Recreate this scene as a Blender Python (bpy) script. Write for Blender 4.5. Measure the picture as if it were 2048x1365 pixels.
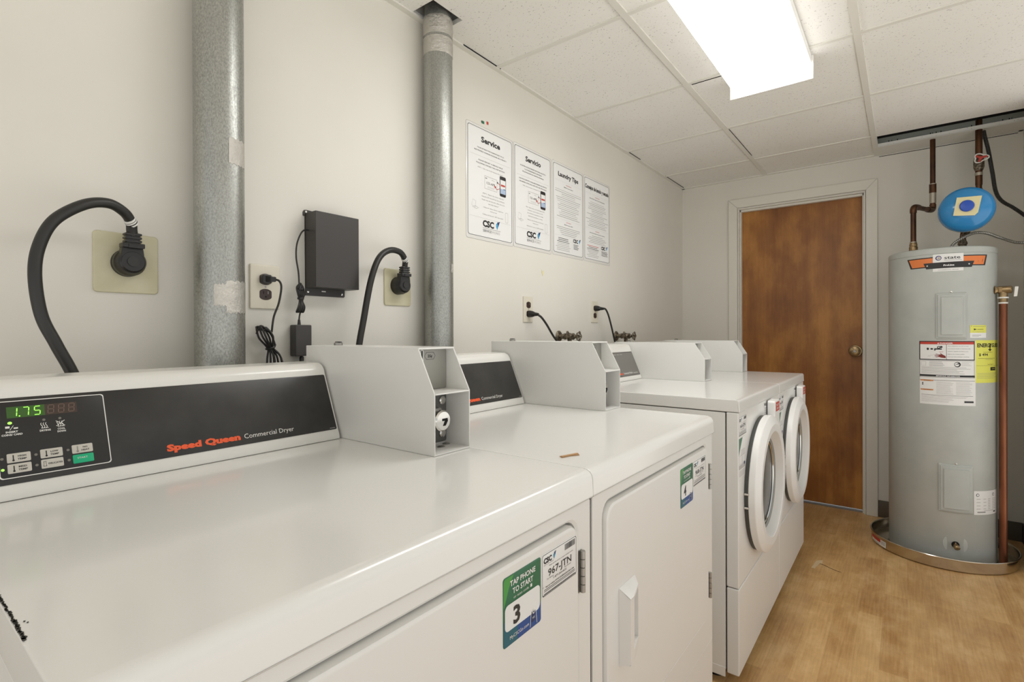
import bpy, bmesh, math, random
from mathutils import Vector, Matrix
random.seed(7)
for o in list(bpy.data.objects): bpy.data.objects.remove(o)
SC = bpy.context.scene
COL = SC.collection
PI = math.pi

# ---------------------------------------------------------------- camera, world, exposure
CAM_LOC = Vector((1.317, 0.0, 1.1265))
YAW, PITCH, ROLL = 0.65416, -0.00309, -0.00381
FPX, CYPX = 1023.5, 669.2
cam_d = bpy.data.cameras.new('camera'); cam = bpy.data.objects.new('camera', cam_d); COL.objects.link(cam)
fw = Vector((-math.sin(YAW)*math.cos(PITCH), math.cos(YAW)*math.cos(PITCH), math.sin(PITCH)))
rt = Vector((math.cos(YAW), math.sin(YAW), 0)); up = rt.cross(fw)
r2 = rt*math.cos(ROLL)+up*math.sin(ROLL); u2 = -rt*math.sin(ROLL)+up*math.cos(ROLL)
cam.matrix_world = Matrix(((r2.x, u2.x, -fw.x, CAM_LOC.x), (r2.y, u2.y, -fw.y, CAM_LOC.y), (r2.z, u2.z, -fw.z, CAM_LOC.z), (0, 0, 0, 1)))
cam_d.sensor_width = 36; cam_d.lens = FPX/2048*36; cam_d.shift_y = (CYPX-682.5)/2048; cam_d.clip_start = 0.01
SC.camera = cam
W = bpy.data.worlds.new('world'); SC.world = W; W.use_nodes = True
W.node_tree.nodes['Background'].inputs[0].default_value = (0.985, 0.99, 1.0, 1)
W.node_tree.nodes['Background'].inputs[1].default_value = 1.0
_wt = W.node_tree; _tc = _wt.nodes.new('ShaderNodeTexCoord'); _sx = _wt.nodes.new('ShaderNodeSeparateXYZ'); _rp = _wt.nodes.new('ShaderNodeValToRGB'); _mr = _wt.nodes.new('ShaderNodeMapRange')
_wt.links.new(_tc.outputs['Generated'], _sx.inputs[0]); _wt.links.new(_sx.outputs['Z'], _mr.inputs[0]); _mr.inputs[1].default_value = -1; _mr.inputs[2].default_value = 1
_wt.links.new(_mr.outputs[0], _rp.inputs[0]); _wt.links.new(_rp.outputs[0], _wt.nodes['Background'].inputs[0])
_rp.color_ramp.elements[0].position = 0.42; _rp.color_ramp.elements[0].color = (1.22, 1.19, 1.13, 1)   # brighter lower background, added to lift the ceiling as floor bounce would
_rp.color_ramp.elements[1].position = 0.56; _rp.color_ramp.elements[1].color = (0.56, 0.57, 0.585, 1)
SC.view_settings.view_transform = 'Standard'; SC.view_settings.look = 'None'
SC.view_settings.gamma = 1.0; SC.view_settings.use_curve_mapping = False
SC.view_settings.exposure = 0.24
LAMP_STRENGTH = 9.0

# room numbers (metres): left wall X=0, door wall Y=LY, right wall X=RX, ceiling CZ
LY, RX, CZ, Y0 = 3.818, 1.82, 2.193, -1.3

# ---------------------------------------------------------------- materials
def lin(c):
    c = c/255.0
    return c/12.92 if c <= 0.04045 else ((c+0.055)/1.055)**2.4
def rgb(r, g, b): return (lin(r), lin(g), lin(b), 1.0)
def mat(name, col, rough=0.5, metal=0.0, coat=0.0, spec=0.5, emit=None, estr=0.0, alpha=None):
    m = bpy.data.materials.new(name); m.use_nodes = True
    b = m.node_tree.nodes['Principled BSDF']
    b.inputs['Base Color'].default_value = col; b.inputs['Roughness'].default_value = rough
    b.inputs['Metallic'].default_value = metal; b.inputs['Coat Weight'].default_value = coat
    b.inputs['Coat Roughness'].default_value = 0.08; b.inputs['Specular IOR Level'].default_value = spec
    if emit: b.inputs['Emission Color'].default_value = emit; b.inputs['Emission Strength'].default_value = estr
    return m
def nodes(m): return m.node_tree.nodes, m.node_tree.links, m.node_tree.nodes['Principled BSDF']
def texco(m, scale=(1, 1, 1), rot=(0, 0, 0)):
    N, L, B = nodes(m)
    tc = N.new('ShaderNodeTexCoord'); mp = N.new('ShaderNodeMapping'); L.new(tc.outputs['Object'], mp.inputs[0])
    mp.inputs['Scale'].default_value = scale; mp.inputs['Rotation'].default_value = rot
    return mp.outputs[0]
def noise(m, vec, scale, detail=4, rough=0.55):
    N, L, B = nodes(m)
    n = N.new('ShaderNodeTexNoise'); n.inputs['Scale'].default_value = scale; n.inputs['Detail'].default_value = detail
    n.inputs['Roughness'].default_value = rough; L.new(vec, n.inputs['Vector']); return n.outputs['Fac']
def ramp(m, fac, stops):
    N, L, B = nodes(m)
    r = N.new('ShaderNodeValToRGB'); L.new(fac, r.inputs[0]); e = r.color_ramp.elements
    e[0].position, e[0].color = stops[0]; e[1].position, e[1].color = stops[-1]
    for p, c in stops[1:-1]: q = e.new(p); q.color = c
    return r.outputs[0]
def mix(m, fac, a, b, mode='MIX'):
    N, L, B = nodes(m)
    x = N.new('ShaderNodeMix'); x.data_type = 'RGBA'; x.blend_type = mode
    for s, v in ((x.inputs[0], fac), (x.inputs[6], a), (x.inputs[7], b)):
        if hasattr(v, 'default_value') or hasattr(v, 'is_linked'): L.new(v, s)
        else: s.default_value = v
    return x.outputs[2]
def bump(m, h, strength, dist=0.002):
    N, L, B = nodes(m)
    b = N.new('ShaderNodeBump'); b.inputs['Strength'].default_value = strength; b.inputs['Distance'].default_value = dist
    L.new(h, b.inputs['Height']); L.new(b.outputs[0], B.inputs['Normal'])
def base(m, out): N, L, B = nodes(m); L.new(out, B.inputs['Base Color'])

def make_enamel(name, col, rough=0.2):
    m = mat(name, col, rough, coat=0.25)
    v = texco(m); n = noise(m, v, 3.0, 3)
    base(m, ramp(m, n, [(0.3, tuple(c*0.975 for c in col[:3])+(1,)), (0.7, col)]))
    n2 = noise(m, v, 420.0, 2); bump(m, n2, 0.04, 0.0004)
    return m
ENAMEL = make_enamel('white_enamel', rgb(231, 230, 226), 0.2)
ENAMEL2 = make_enamel('white_powder_coat', rgb(229, 228, 224), 0.38)
PLASTIC = mat('white_plastic', rgb(232, 231, 228), 0.3)
CONSOLE = make_enamel('console_plastic', rgb(226, 225, 219), 0.25)
BLACKP = mat('console_black_film', rgb(44, 43, 41), 0.33)
v = texco(BLACKP); n = noise(BLACKP, v, 9, 5); base(BLACKP, ramp(BLACKP, n, [(0.35, rgb(34, 33, 32)), (0.75, rgb(60, 58, 55))]))
n = noise(BLACKP, v, 1400, 1); bump(BLACKP, n, 0.15, 0.0003)
BLACKG = mat('keypad_black', rgb(28, 27, 26), 0.3)
DARKW = mat('washer_film_grey', rgb(112, 109, 104), 0.35)
WINK = mat('white_ink', rgb(228, 227, 222), 0.5)
ORANGE = mat('orange_ink', rgb(238, 92, 44), 0.5)
BINK = mat('black_ink', rgb(38, 36, 36), 0.5)
GINK = mat('grey_ink', rgb(140, 138, 136), 0.6)
LINK = mat('light_grey_ink', rgb(176, 174, 172), 0.6)
RINK = mat('red_ink', rgb(190, 60, 45), 0.5)
BTN = mat('button_grey', rgb(196, 192, 182), 0.45)
GREENB = mat('start_green', rgb(8, 172, 122), 0.4)
LEDG = mat('led_green_lit', rgb(140, 230, 80), 0.4, emit=(0.38, 1.0, 0.12, 1), estr=0.9)
LEDOFF = mat('led_unlit', rgb(120, 116, 108), 0.4)
DISP = mat('display_window', rgb(64, 50, 42), 0.3)
DISPG = mat('display_window_lit', rgb(44, 66, 24), 0.3, emit=(0.05, 0.22, 0.02, 1), estr=0.18)
SEGOFF = mat('segment_unlit', rgb(136, 112, 98), 0.4)
PAPER = mat('white_paper', rgb(229, 229, 227), 0.45)
FILM = mat('laminate_film', rgb(226, 224, 219), 0.15)
GREEN = mat('sticker_green', rgb(38, 104, 72), 0.4)
GREEN2 = mat('sticker_light_green', rgb(70, 150, 70), 0.4)
TEAL = mat('sticker_teal', rgb(28, 96, 112), 0.4)
NAVY = mat('sticker_blue', rgb(32, 74, 140), 0.4)
CYAN = mat('logo_blue', rgb(56, 150, 196), 0.5)
NAVYI = mat('logo_navy', rgb(40, 52, 92), 0.5)
GALV = mat('galvanized_steel', rgb(178, 180, 176), 0.36, metal=0.85)
v = texco(GALV, (1, 1, 0.55)); n = noise(GALV, v, 330, 4, 0.75); n2 = noise(GALV, texco(GALV, (1, 1, 0.35)), 7, 4)
cg = mix(GALV, 0.45, ramp(GALV, n, [(0.32, rgb(110, 111, 106)), (0.68, rgb(196, 197, 192))]), ramp(GALV, n2, [(0.3, rgb(138, 139, 134)), (0.7, rgb(190, 191, 185))]))
base(GALV, cg)
N_, L_, B_ = nodes(GALV); r_ = ramp(GALV, n, [(0.3, (0.5, 0.5, 0.5, 1)), (0.7, (0.28, 0.28, 0.28, 1))]); L_.new(r_, B_.inputs['Roughness'])
FOIL = mat('foil_tape', rgb(206, 203, 196), 0.22, metal=0.9)
v = texco(FOIL); n = noise(FOIL, v, 60, 6, 0.7); bump(FOIL, n, 0.9, 0.006)
STEEL = mat('bare_steel', rgb(165, 163, 158), 0.35, metal=0.9)
CHROME = mat('chrome', rgb(215, 213, 208), 0.12, metal=1.0)
COINP = mat('brushed_coin_plate', rgb(160, 159, 152), 0.5, metal=0.3)
LOCKP = mat('lock_plate', rgb(128, 128, 125), 0.4, metal=0.6)
BRASS = mat('aged_brass', rgb(150, 118, 78), 0.35, metal=0.85)
v = texco(BRASS); n = noise(BRASS, v, 60, 4); base(BRASS, ramp(BRASS, n, [(0.3, rgb(116, 98, 72)), (0.7, rgb(182, 156, 116))]))
DKBRASS = mat('tarnished_valve', rgb(84, 76, 64), 0.4, metal=0.7)
v = texco(DKBRASS); n = noise(DKBRASS, v, 90, 4); base(DKBRASS, ramp(DKBRASS, n, [(0.35, rgb(52, 46, 40)), (0.7, rgb(150, 138, 118))]))
COPPER = mat('tarnished_copper', rgb(130, 84, 56), 0.34, metal=0.8)
v = texco(COPPER, (1, 1, 0.25)); n = noise(COPPER, v, 30, 5); base(COPPER, ramp(COPPER, n, [(0.3, rgb(66, 48, 38)), (0.55, rgb(98, 68, 48)), (0.8, rgb(128, 88, 60))]))
COPPER2 = mat('new_copper', rgb(166, 100, 68), 0.36, metal=0.75)
v = texco(COPPER2, (1, 1, 0.15)); n = noise(COPPER2, v, 20, 5); base(COPPER2, ramp(COPPER2, n, [(0.3, rgb(112, 66, 46)), (0.7, rgb(160, 104, 74))]))
SOLDER = mat('solder_silver', rgb(176, 168, 154), 0.4, metal=0.6)
RUBBER = mat('black_rubber', rgb(36, 35, 33), 0.42)
RUBBER2 = mat('black_moulded_plastic', rgb(30, 29, 28), 0.3)
BOXBLK = mat('black_powder_coat', rgb(58, 55, 53), 0.42)
v = texco(BOXBLK); n = noise(BOXBLK, v, 900, 2); bump(BOXBLK, n, 0.3, 0.0004)
ALMOND = mat('almond_plate', rgb(203, 197, 168), 0.35)
v = texco(ALMOND); n = noise(ALMOND, v, 14, 4); base(ALMOND, ramp(ALMOND, n, [(0.3, rgb(196, 189, 156)), (0.7, rgb(208, 202, 174))]))
IVORY = mat('ivory_plate', rgb(218, 212, 195), 0.35)
BROWNP = mat('brown_receptacle', rgb(58, 42, 36), 0.35)
TANK = mat('grey_tank_paint', rgb(172, 177, 172), 0.42)
v = texco(TANK); n = noise(TANK, v, 7, 4); base(TANK, ramp(TANK, n, [(0.3, rgb(174, 178, 174)), (0.7, rgb(186, 189, 184))])); bump(TANK, noise(TANK, v, 260, 2), 0.05, 0.0005)
BLUET = mat('blue_tank_paint', rgb(26, 128, 190), 0.22, coat=0.4)
BLUEC = mat('blue_cap', rgb(34, 78, 178), 0.35)
MASKT = mat('yellowed_paper', rgb(222, 212, 164), 0.6)
PANM = mat('pan_aluminium', rgb(200, 192, 178), 0.16, metal=1.0)
TRIMW = mat('door_casing_paint', rgb(222, 219, 209), 0.4)
BASEB = mat('vinyl_baseboard', rgb(92, 84, 72), 0.5)
BASED = mat('dark_vinyl_baseboard', rgb(62, 54, 46), 0.5)
LABELY = mat('yellow_label', rgb(222, 222, 98), 0.5)
GLASS = mat('dark_door_glass', rgb(74, 72, 66), 0.22, spec=0.35)
GASK = mat('grey_gasket', rgb(70, 72, 68), 0.5)
GASKL = mat('light_gasket', rgb(150, 150, 144), 0.5)
LENS = mat('lamp_lens', rgb(250, 250, 250), 0.4, emit=(1.0, 0.995, 0.985, 1), estr=LAMP_STRENGTH)
FIXW = mat('fixture_white', rgb(238, 238, 234), 0.4)
DARKV = mat('dark_void', rgb(20, 19, 18), 0.9)  # near black: slots and cracks, plus shade painted into gaps and voids
TRACK = mat('grey_metal_track', rgb(142, 148, 140), 0.5, metal=0.15)
CHIP = mat('chipped_primer', rgb(58, 56, 50), 0.8)
SCRAPM = mat('tan_scrap', rgb(178, 140, 98), 0.7)
PUR = mat('logo_purple', rgb(58, 48, 116), 0.4)

WALL = mat('cream_wall_paint', rgb(224, 219, 208), 0.62)
v = texco(WALL); n = noise(WALL, v, 1.6, 3); base(WALL, ramp(WALL, n, [(0.3, rgb(217, 214, 205)), (0.7, rgb(224, 221, 212))]))
bump(WALL, noise(WALL, v, 240, 3), 0.12, 0.0008)
# ceiling tiles: fissured speckle
CEIL = mat('ceiling_tile', rgb(232, 230, 224), 0.85)
v = texco(CEIL); n = noise(CEIL, texco(CEIL, (1.0, 1.6, 1)), 150, 2, 0.6); n2 = noise(CEIL, v, 2.2, 2)
N_, L_, B_ = nodes(CEIL)
spk = ramp(CEIL, n, [(0.29, rgb(140, 137, 128)), (0.335, rgb(240, 239, 234))])
base(CEIL, mix(CEIL, 1.0, spk, ramp(CEIL, n2, [(0.3, (0.95, 0.95, 0.94, 1)), (0.7, (1, 1, 1, 1))]), 'MULTIPLY'))
bump(CEIL, n, 0.3, 0.002)
TBAR = mat('ceiling_grid_white', rgb(224, 222, 214), 0.5)
# floor: worn maple-look vinyl planks running along the room
FLOOR = mat('vinyl_plank_floor', rgb(186, 142, 88), 0.4)
N_, L_, B_ = nodes(FLOOR)
v = texco(FLOOR, (1, 1, 1), (0, 0, PI/2))
br = N_.new('ShaderNodeTexBrick'); L_.new(v, br.inputs['Vector']); br.offset = 0.37; br.inputs['Scale'].default_value = 1.0
br.inputs['Brick Width'].default_value = 0.62; br.inputs['Row Height'].default_value = 0.078; br.inputs['Mortar Size'].default_value = 0.0007
br.inputs['Color1'].default_value = rgb(164, 116, 60); br.inputs['Color2'].default_value = rgb(224, 186, 128); br.inputs['Mortar'].default_value = rgb(160, 122, 76)
br.inputs['Mortar Smooth'].default_value = 1.0; br.inputs['Bias'].default_value = 0.0
g = noise(FLOOR, texco(FLOOR, (16, 0.7, 1)), 9, 5, 0.6)
bl = noise(FLOOR, texco(FLOOR, (1.25, 0.8, 1)), 6.0, 6, 0.68)
bl2 = noise(FLOOR, texco(FLOOR, (3.2, 1.0, 1)), 3.0, 3, 0.5)
c = mix(FLOOR, 0.5, br.outputs['Color'], ramp(FLOOR, bl, [(0.34, rgb(138, 94, 44)), (0.5, rgb(188, 142, 82)), (0.66, rgb(228, 196, 144))]))
c = mix(FLOOR, 0.2, c, ramp(FLOOR, g, [(0.35, rgb(138, 96, 54)), (0.65, rgb(232, 202, 152))]))
c = mix(FLOOR, 0.18, c, ramp(FLOOR, bl2, [(0.35, rgb(140, 96, 50)), (0.65, rgb(222, 190, 140))]))
base(FLOOR, c); bump(FLOOR, g, 0.08, 0.0006)
# stained birch door
DOORM = mat('stained_birch', rgb(142, 88, 40), 0.45)
g = noise(DOORM, texco(DOORM, (18, 1, 0.9)), 4.0, 7, 0.68)
bl = noise(DOORM, texco(DOORM, (1.5, 1, 0.7)), 3.0, 5, 0.6)
ba = noise(DOORM, texco(DOORM, (5.5, 1, 0.06)), 2.0, 1, 0.4)
c = ramp(DOORM, bl, [(0.36, rgb(100, 56, 20)), (0.5, rgb(146, 92, 34)), (0.64, rgb(200, 142, 66))])
c = mix(DOORM, 0.3, c, ramp(DOORM, g, [(0.3, rgb(104, 58, 22)), (0.7, rgb(178, 122, 58))]))
c = mix(DOORM, 0.3, c, ramp(DOORM, ba, [(0.4, rgb(124, 70, 28)), (0.6, rgb(166, 108, 48))]))
base(DOORM, c)

# ---------------------------------------------------------------- mesh builder
def rrect(u0, v0, u1, v1, r, n=5):
    p = []
    for cx, cy, a0 in ((u1-r, v0+r, -90), (u1-r, v1-r, 0), (u0+r, v1-r, 90), (u0+r, v0+r, 180)):
        for i in range(n+1):
            a = math.radians(a0+90*i/n); p.append((cx+r*math.cos(a), cy+r*math.sin(a)))
    return p
def inset(pts, d):
    cu = [p[0] for p in pts]; cv = [p[1] for p in pts]
    mu, mv = (min(cu)+max(cu))/2, (min(cv)+max(cv))/2; hu, hv = (max(cu)-min(cu))/2, (max(cv)-min(cv))/2
    return [(mu+(p[0]-mu)*(hu-d)/hu, mv+(p[1]-mv)*(hv-d)/hv) for p in pts]
def flat(o, U, V, N):
    o, U, V, N = Vector(o), Vector(U).normalized(), Vector(V).normalized(), Vector(N).normalized()
    return lambda u, v, h=0.0: o+U*u+V*v+N*h
def cyl_map(cx, cy, r, a0, z0):        # u = arc length from angle a0 (degrees), v = height
    def f(u, v, h=0.0):
        a = math.radians(a0)+u/r
        return Vector((cx+(r+h)*math.cos(a), cy+(r+h)*math.sin(a), z0+v))
    return f
_tc = {}
def text_geo(s, bold=0.0):
    k = (s, bold)
    if k not in _tc:
        cu = bpy.data.curves.new('t', 'FONT'); cu.body = s; cu.size = 1.0; cu.resolution_u = 2; cu.offset = bold
        o = bpy.data.objects.new('t', cu); COL.objects.link(o)
        dg = bpy.context.evaluated_depsgraph_get(); me = bpy.data.meshes.new_from_object(o.evaluated_get(dg))
        vs = [(v.co.x, v.co.y) for v in me.vertices]; fs = [tuple(p.vertices) for p in me.polygons]
        bpy.data.objects.remove(o); bpy.data.curves.remove(cu); bpy.data.meshes.remove(me)
        x0 = min(v[0] for v in vs); x1 = max(v[0] for v in vs)
        _tc[k] = (vs, fs, x0, x1)
    return _tc[k]
class MB:
    def __init__(s): s.v = []; s.f = []; s.m = []; s.mats = []
    def mi(s, m):
        if m not in s.mats: s.mats.append(m)
        return s.mats.index(m)
    def add(s, vs, fs, m):
        b = len(s.v); s.v += [Vector(v) for v in vs]; i = s.mi(m)
        for f in fs: s.f.append([b+k for k in f]); s.m.append(i)
        return s
    def box(s, x0, x1, y0, y1, z0, z1, m, bev=0.0, seg=2):
        bm = bmesh.new(); bmesh.ops.create_cube(bm, size=1)
        for v in bm.verts: v.co = Vector(((x0+x1)/2+v.co.x*(x1-x0), (y0+y1)/2+v.co.y*(y1-y0), (z0+z1)/2+v.co.z*(z1-z0)))
        if bev > 0: bmesh.ops.bevel(bm, geom=bm.edges[:]+bm.verts[:], offset=bev, segments=seg, affect='EDGES', profile=0.5)
        bm.verts.index_update(); s.add([v.co.copy() for v in bm.verts], [[v.index for v in f.verts] for f in bm.faces], m); bm.free(); return s
    def hexa(s, p, m, bev=0.0, seg=2):       # 8 points: bottom 4 then top 4
        bm = bmesh.new(); vv = [bm.verts.new(q) for q in p]
        for f in ((3, 2, 1, 0), (4, 5, 6, 7), (0, 1, 5, 4), (1, 2, 6, 5), (2, 3, 7, 6), (3, 0, 4, 7)): bm.faces.new([vv[i] for i in f])
        if bev > 0: bmesh.ops.bevel(bm, geom=bm.edges[:]+bm.verts[:], offset=bev, segments=seg, affect='EDGES', profile=0.5)
        bm.verts.index_update(); s.add([v.co.copy() for v in bm.verts], [[v.index for v in f.verts] for f in bm.faces], m); bm.free(); return s
    def prism(s, pts, mp, h0, h1, m, bev=0.0, seg=2):
        n = len(pts); bm = bmesh.new()
        a = [bm.verts.new(mp(u, v, h0)) for u, v in pts]; b = [bm.verts.new(mp(u, v, h1)) for u, v in pts]
        bm.faces.new(a[::-1]); bm.faces.new(b)
        for i in range(n): bm.faces.new((a[i], a[(i+1) % n], b[(i+1) % n], b[i]))
        bmesh.ops.recalc_face_normals(bm, faces=bm.faces[:])
        if bev > 0: bmesh.ops.bevel(bm, geom=bm.edges[:], offset=bev, segments=seg, affect='EDGES', profile=0.5)
        bm.verts.index_update(); s.add([v.co.copy() for v in bm.verts], [[v.index for v in f.verts] for f in bm.faces], m); bm.free(); return s
    def slab(s, pts, mp, h0, h1, m, r=0.004):   # plate with a rounded front edge
        loops = [(pts, h0), (pts, h1-r), (inset(pts, r*0.3), h1-r*0.3), (inset(pts, r), h1)]
        n = len(pts); vs = []
        for p, h in loops: vs += [mp(u, v, h) for u, v in p]
        fs = [list(range(n))[::-1], [3*n+i for i in range(n)]]
        for k in range(3):
            for i in range(n): fs.append([k*n+i, k*n+(i+1) % n, (k+1)*n+(i+1) % n, (k+1)*n+i])
        return s.add(vs, fs, m)
    def frame(s, outer, inner, mp, h0, h1, m):  # plate with a hole
        n = len(outer); vs = [mp(u, v, h1) for u, v in outer]+[mp(u, v, h1) for u, v in inner]+[mp(u, v, h0) for u, v in outer]+[mp(u, v, h0) for u, v in inner]
        fs = []
        for i in range(n):
            j = (i+1) % n
            fs += [[i, j, n+j, n+i], [n+i, n+j, 3*n+j, 3*n+i], [2*n+i, 2*n+j, j, i], [2*n+j, 2*n+i, 3*n+i, 3*n+j]]
        return s.add(vs, fs, m)
    def poly(s, pts, mp, h, m): return s.add([mp(u, v, h) for u, v in pts], [list(range(len(pts)))], m)
    def rect(s, u0, v0, u1, v1, mp, h, m, nu=1):
        vs = []; fs = []
        for i in range(nu+1):
            u = u0+(u1-u0)*i/nu; vs += [mp(u, v0, h), mp(u, v1, h)]
        for i in range(nu): fs.append([2*i, 2*i+2, 2*i+3, 2*i+1])
        return s.add(vs, fs, m)
    def outline(s, pts, mp, h, w, m):
        q = inset(pts, w); n = len(pts)
        return s.add([mp(u, v, h) for u, v in pts]+[mp(u, v, h) for u, v in q], [[i, (i+1) % n, n+(i+1) % n, n+i] for i in range(n)], m)
    def orect(s, u0, v0, u1, v1, mp, h, w, m, nu=1):
        s.rect(u0, v0, u1, v0+w, mp, h, m, nu); s.rect(u0, v1-w, u1, v1, mp, h, m, nu)
        s.rect(u0, v0, u0+w, v1, mp, h, m); s.rect(u1-w, v0, u1, v1, mp, h, m); return s
    def line(s, a, b, w, mp, h, m):
        d = Vector((b[0]-a[0], b[1]-a[1])); d.normalize(); n = Vector((-d.y, d.x))*w/2
        return s.poly([(a[0]-n.x, a[1]-n.y), (b[0]-n.x, b[1]-n.y), (b[0]+n.x, b[1]+n.y), (a[0]+n.x, a[1]+n.y)], mp, h, m)
    def disc(s, u, v, r, mp, h, m, n=20, ry=None):
        ry = ry or r
        return s.poly([(u+r*math.cos(2*PI*i/n), v+ry*math.sin(2*PI*i/n)) for i in range(n)], mp, h, m)
    def text(s, t, u, v, h, mp, m, w=None, align='C', cap=None, bold=0.0, shear=0.0):
        vs, fs, x0, x1 = text_geo(t, bold); sy = (cap or h)/0.72; sx = (w/(x1-x0)) if w else sy*0.95
        wid = (x1-x0)*sx; ox = {'C': u-wid/2, 'L': u, 'R': u-wid}[align]
        lay = 0.0005
        return s.add([mp(ox+(x-x0)*sx+shear*y*sy, v+y*sy, lay+s_h) for (x, y) in vs for s_h in (mp_h(s),)], fs, m)
    def lathe(s, prof, o, axis, m, n=48, close=False):
        ax = Vector(axis).normalized(); t = Vector((0, 0, 1)) if abs(ax.z) < 0.9 else Vector((1, 0, 0))
        A = ax.cross(t).normalized(); Bv = ax.cross(A); o = Vector(o); vs = []; fs = []
        for r, h in prof:
            for i in range(n):
                a = 2*PI*i/n; vs.append(o+ax*h+(A*math.cos(a)+Bv*math.sin(a))*r)
        k = len(prof)
        for j in range(k-1):
            for i in range(n): fs.append([j*n+i, j*n+(i+1) % n, (j+1)*n+(i+1) % n, (j+1)*n+i])
        if close:
            for i in range(n): fs.append([(k-1)*n+i, (k-1)*n+(i+1) % n, (i+1) % n, i])
        else:
            if prof[0][0] > 1e-5: fs.append(list(range(n))[::-1])
            if prof[-1][0] > 1e-5: fs.append([(k-1)*n+i for i in range(n)])
        return s.add(vs, fs, m)
    def cyl(s, p0, p1, r, m, n=24, r1=None, ch=0.0):
        p0, p1 = Vector(p0), Vector(p1); d = (p1-p0); l = d.length; r1 = r if r1 is None else r1
        pr = [(r-ch, 0), (r, ch), (r1, l-ch), (r1-ch, l)] if ch else [(r, 0), (r1, l)]
        return s.lathe(pr, p0, d, m, n)
    def tube(s, pts, r, m, n=12, sub=8, ridged=0.0, pitch=0.01):
        P = [Vector(p) for p in pts]
        if sub > 1:
            Q = [P[0]*2-P[1]]+P+[P[-1]*2-P[-2]]; out = []
            for i in range(1, len(Q)-2):
                for k in range(sub):
                    t = k/sub; a, b, c, d = Q[i-1:i+3]
                    out.append(0.5*((2*b)+(c-a)*t+(2*a-5*b+4*c-d)*t*t+(3*b-a-3*c+d)*t**3))
            out.append(P[-1]); P = out
        if ridged:
            L = [0]
            for i in range(1, len(P)): L.append(L[-1]+(P[i]-P[i-1]).length)
            out = []; rr = []; st = pitch/2; k = 0; d = 0; c = 0
            while d < L[-1]:
                while L[k+1] < d: k += 1
                out.append(P[k].lerp(P[k+1], (d-L[k])/max(1e-9, L[k+1]-L[k]))); rr.append(r*(1+(ridged if c % 2 else -ridged))); c += 1; d += st
            P = out
        else: rr = [r]*len(P)
        vs = []; fs = []; prev = None
        for i, p in enumerate(P):
            d = (P[min(i+1, len(P)-1)]-P[max(i-1, 0)]).normalized()
            if prev is None: a = d.cross(Vector((0, 0, 1))) if abs(d.z) < 0.9 else d.cross(Vector((1, 0, 0)))
            else: a = prev-d*prev.dot(d)
            a.normalize(); prev = a; b = d.cross(a)
            for k in range(n):
                t = 2*PI*k/n; vs.append(p+(a*math.cos(t)+b*math.sin(t))*rr[i])
        for i in range(len(P)-1):
            for k in range(n): fs.append([i*n+k, i*n+(k+1) % n, (i+1)*n+(k+1) % n, (i+1)*n+k])
        fs.append(list(range(n))[::-1]); fs.append([(len(P)-1)*n+k for k in range(n)])
        return s.add(vs, fs, m)
    def build(s, name, parent=None, label=None, kind=None, angle=32, wn=True, org=None):
        me = bpy.data.meshes.new(name)
        o3 = Vector((0, 0, 0)); q = parent
        while q is not None: o3 += q.location; q = q.parent
        if org is not None: o3 = Vector(org)
        me.from_pydata([tuple(v-o3) for v in s.v], [], s.f)
        for m in s.mats: me.materials.append(m)
        me.polygons.foreach_set('material_index', s.m)
        bm = bmesh.new(); bm.from_mesh(me); bmesh.ops.recalc_face_normals(bm, faces=bm.faces[:]); bm.to_mesh(me); bm.free()
        me.polygons.foreach_set('use_smooth', [True]*len(me.polygons)); me.set_sharp_from_angle(angle=math.radians(angle)); me.update()
        o = bpy.data.objects.new(name, me); COL.objects.link(o)
        if parent is not None: o.parent = parent
        if org is not None and parent is None: o.location = org
        if wn:
            w = o.modifiers.new('wn', 'WEIGHTED_NORMAL'); w.keep_sharp = True
        if label: o['label'] = label
        if kind: o['kind'] = kind
        return o
_H = [0.0]
def mp_h(s): return _H[0]
def tag(o, label, cat, group=None):
    o['label'] = label; o['category'] = cat
    if group: o['group'] = group
    return o
def thing(name, loc, label, cat, group=None):
    o = bpy.data.objects.new(name, None); o.empty_display_size = 0.05; COL.objects.link(o); o.location = loc
    return tag(o, label, cat, group)

# ---------------------------------------------------------------- the room
b = MB().box(-0.1, 2.3, Y0, LY+0.3, -0.08, 0, FLOOR); mz = flat((0, 0, 0.0006), (1, 0, 0), (0, 1, 0), (0, 0, 1))
WORN = mat('worn_vinyl', rgb(214, 190, 152), 0.5)
b.poly([(0.963, 2.80), (0.972, 2.90), (0.996, 2.925), (1.000, 2.885), (0.988, 2.87), (0.978, 2.80)], mz, 0, WORN)
CR = [(0.990, 2.872), (1.006, 2.868), (1.030, 2.850), (1.062, 2.833), (1.082, 2.829)]
for p, q in zip(CR, CR[1:]): b.line(p, q, 0.003, mz, 0.0002, DARKV)
b.build('floor', kind='structure', wn=False)
MB().box(-0.1, 0, Y0, LY+0.1, 0, CZ+0.3, WALL).build('wall_left', kind='structure', wn=False)
MB().box(RX, RX+0.1, 3.3, LY+0.1, 0, CZ+0.3, WALL).build('wall_right', kind='structure', wn=False)
DO0, DO1, DOZ = 0.392, 1.128, 1.99
b = MB()
b.box(0, DO0, LY, LY+0.1, 0, CZ+0.3, WALL).box(DO1, RX, LY, LY+0.1, 0, CZ+0.3, WALL).box(DO0, DO1, LY, LY+0.1, DOZ, CZ+0.3, WALL)
b.build('wall_back', kind='structure', wn=False)
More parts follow.
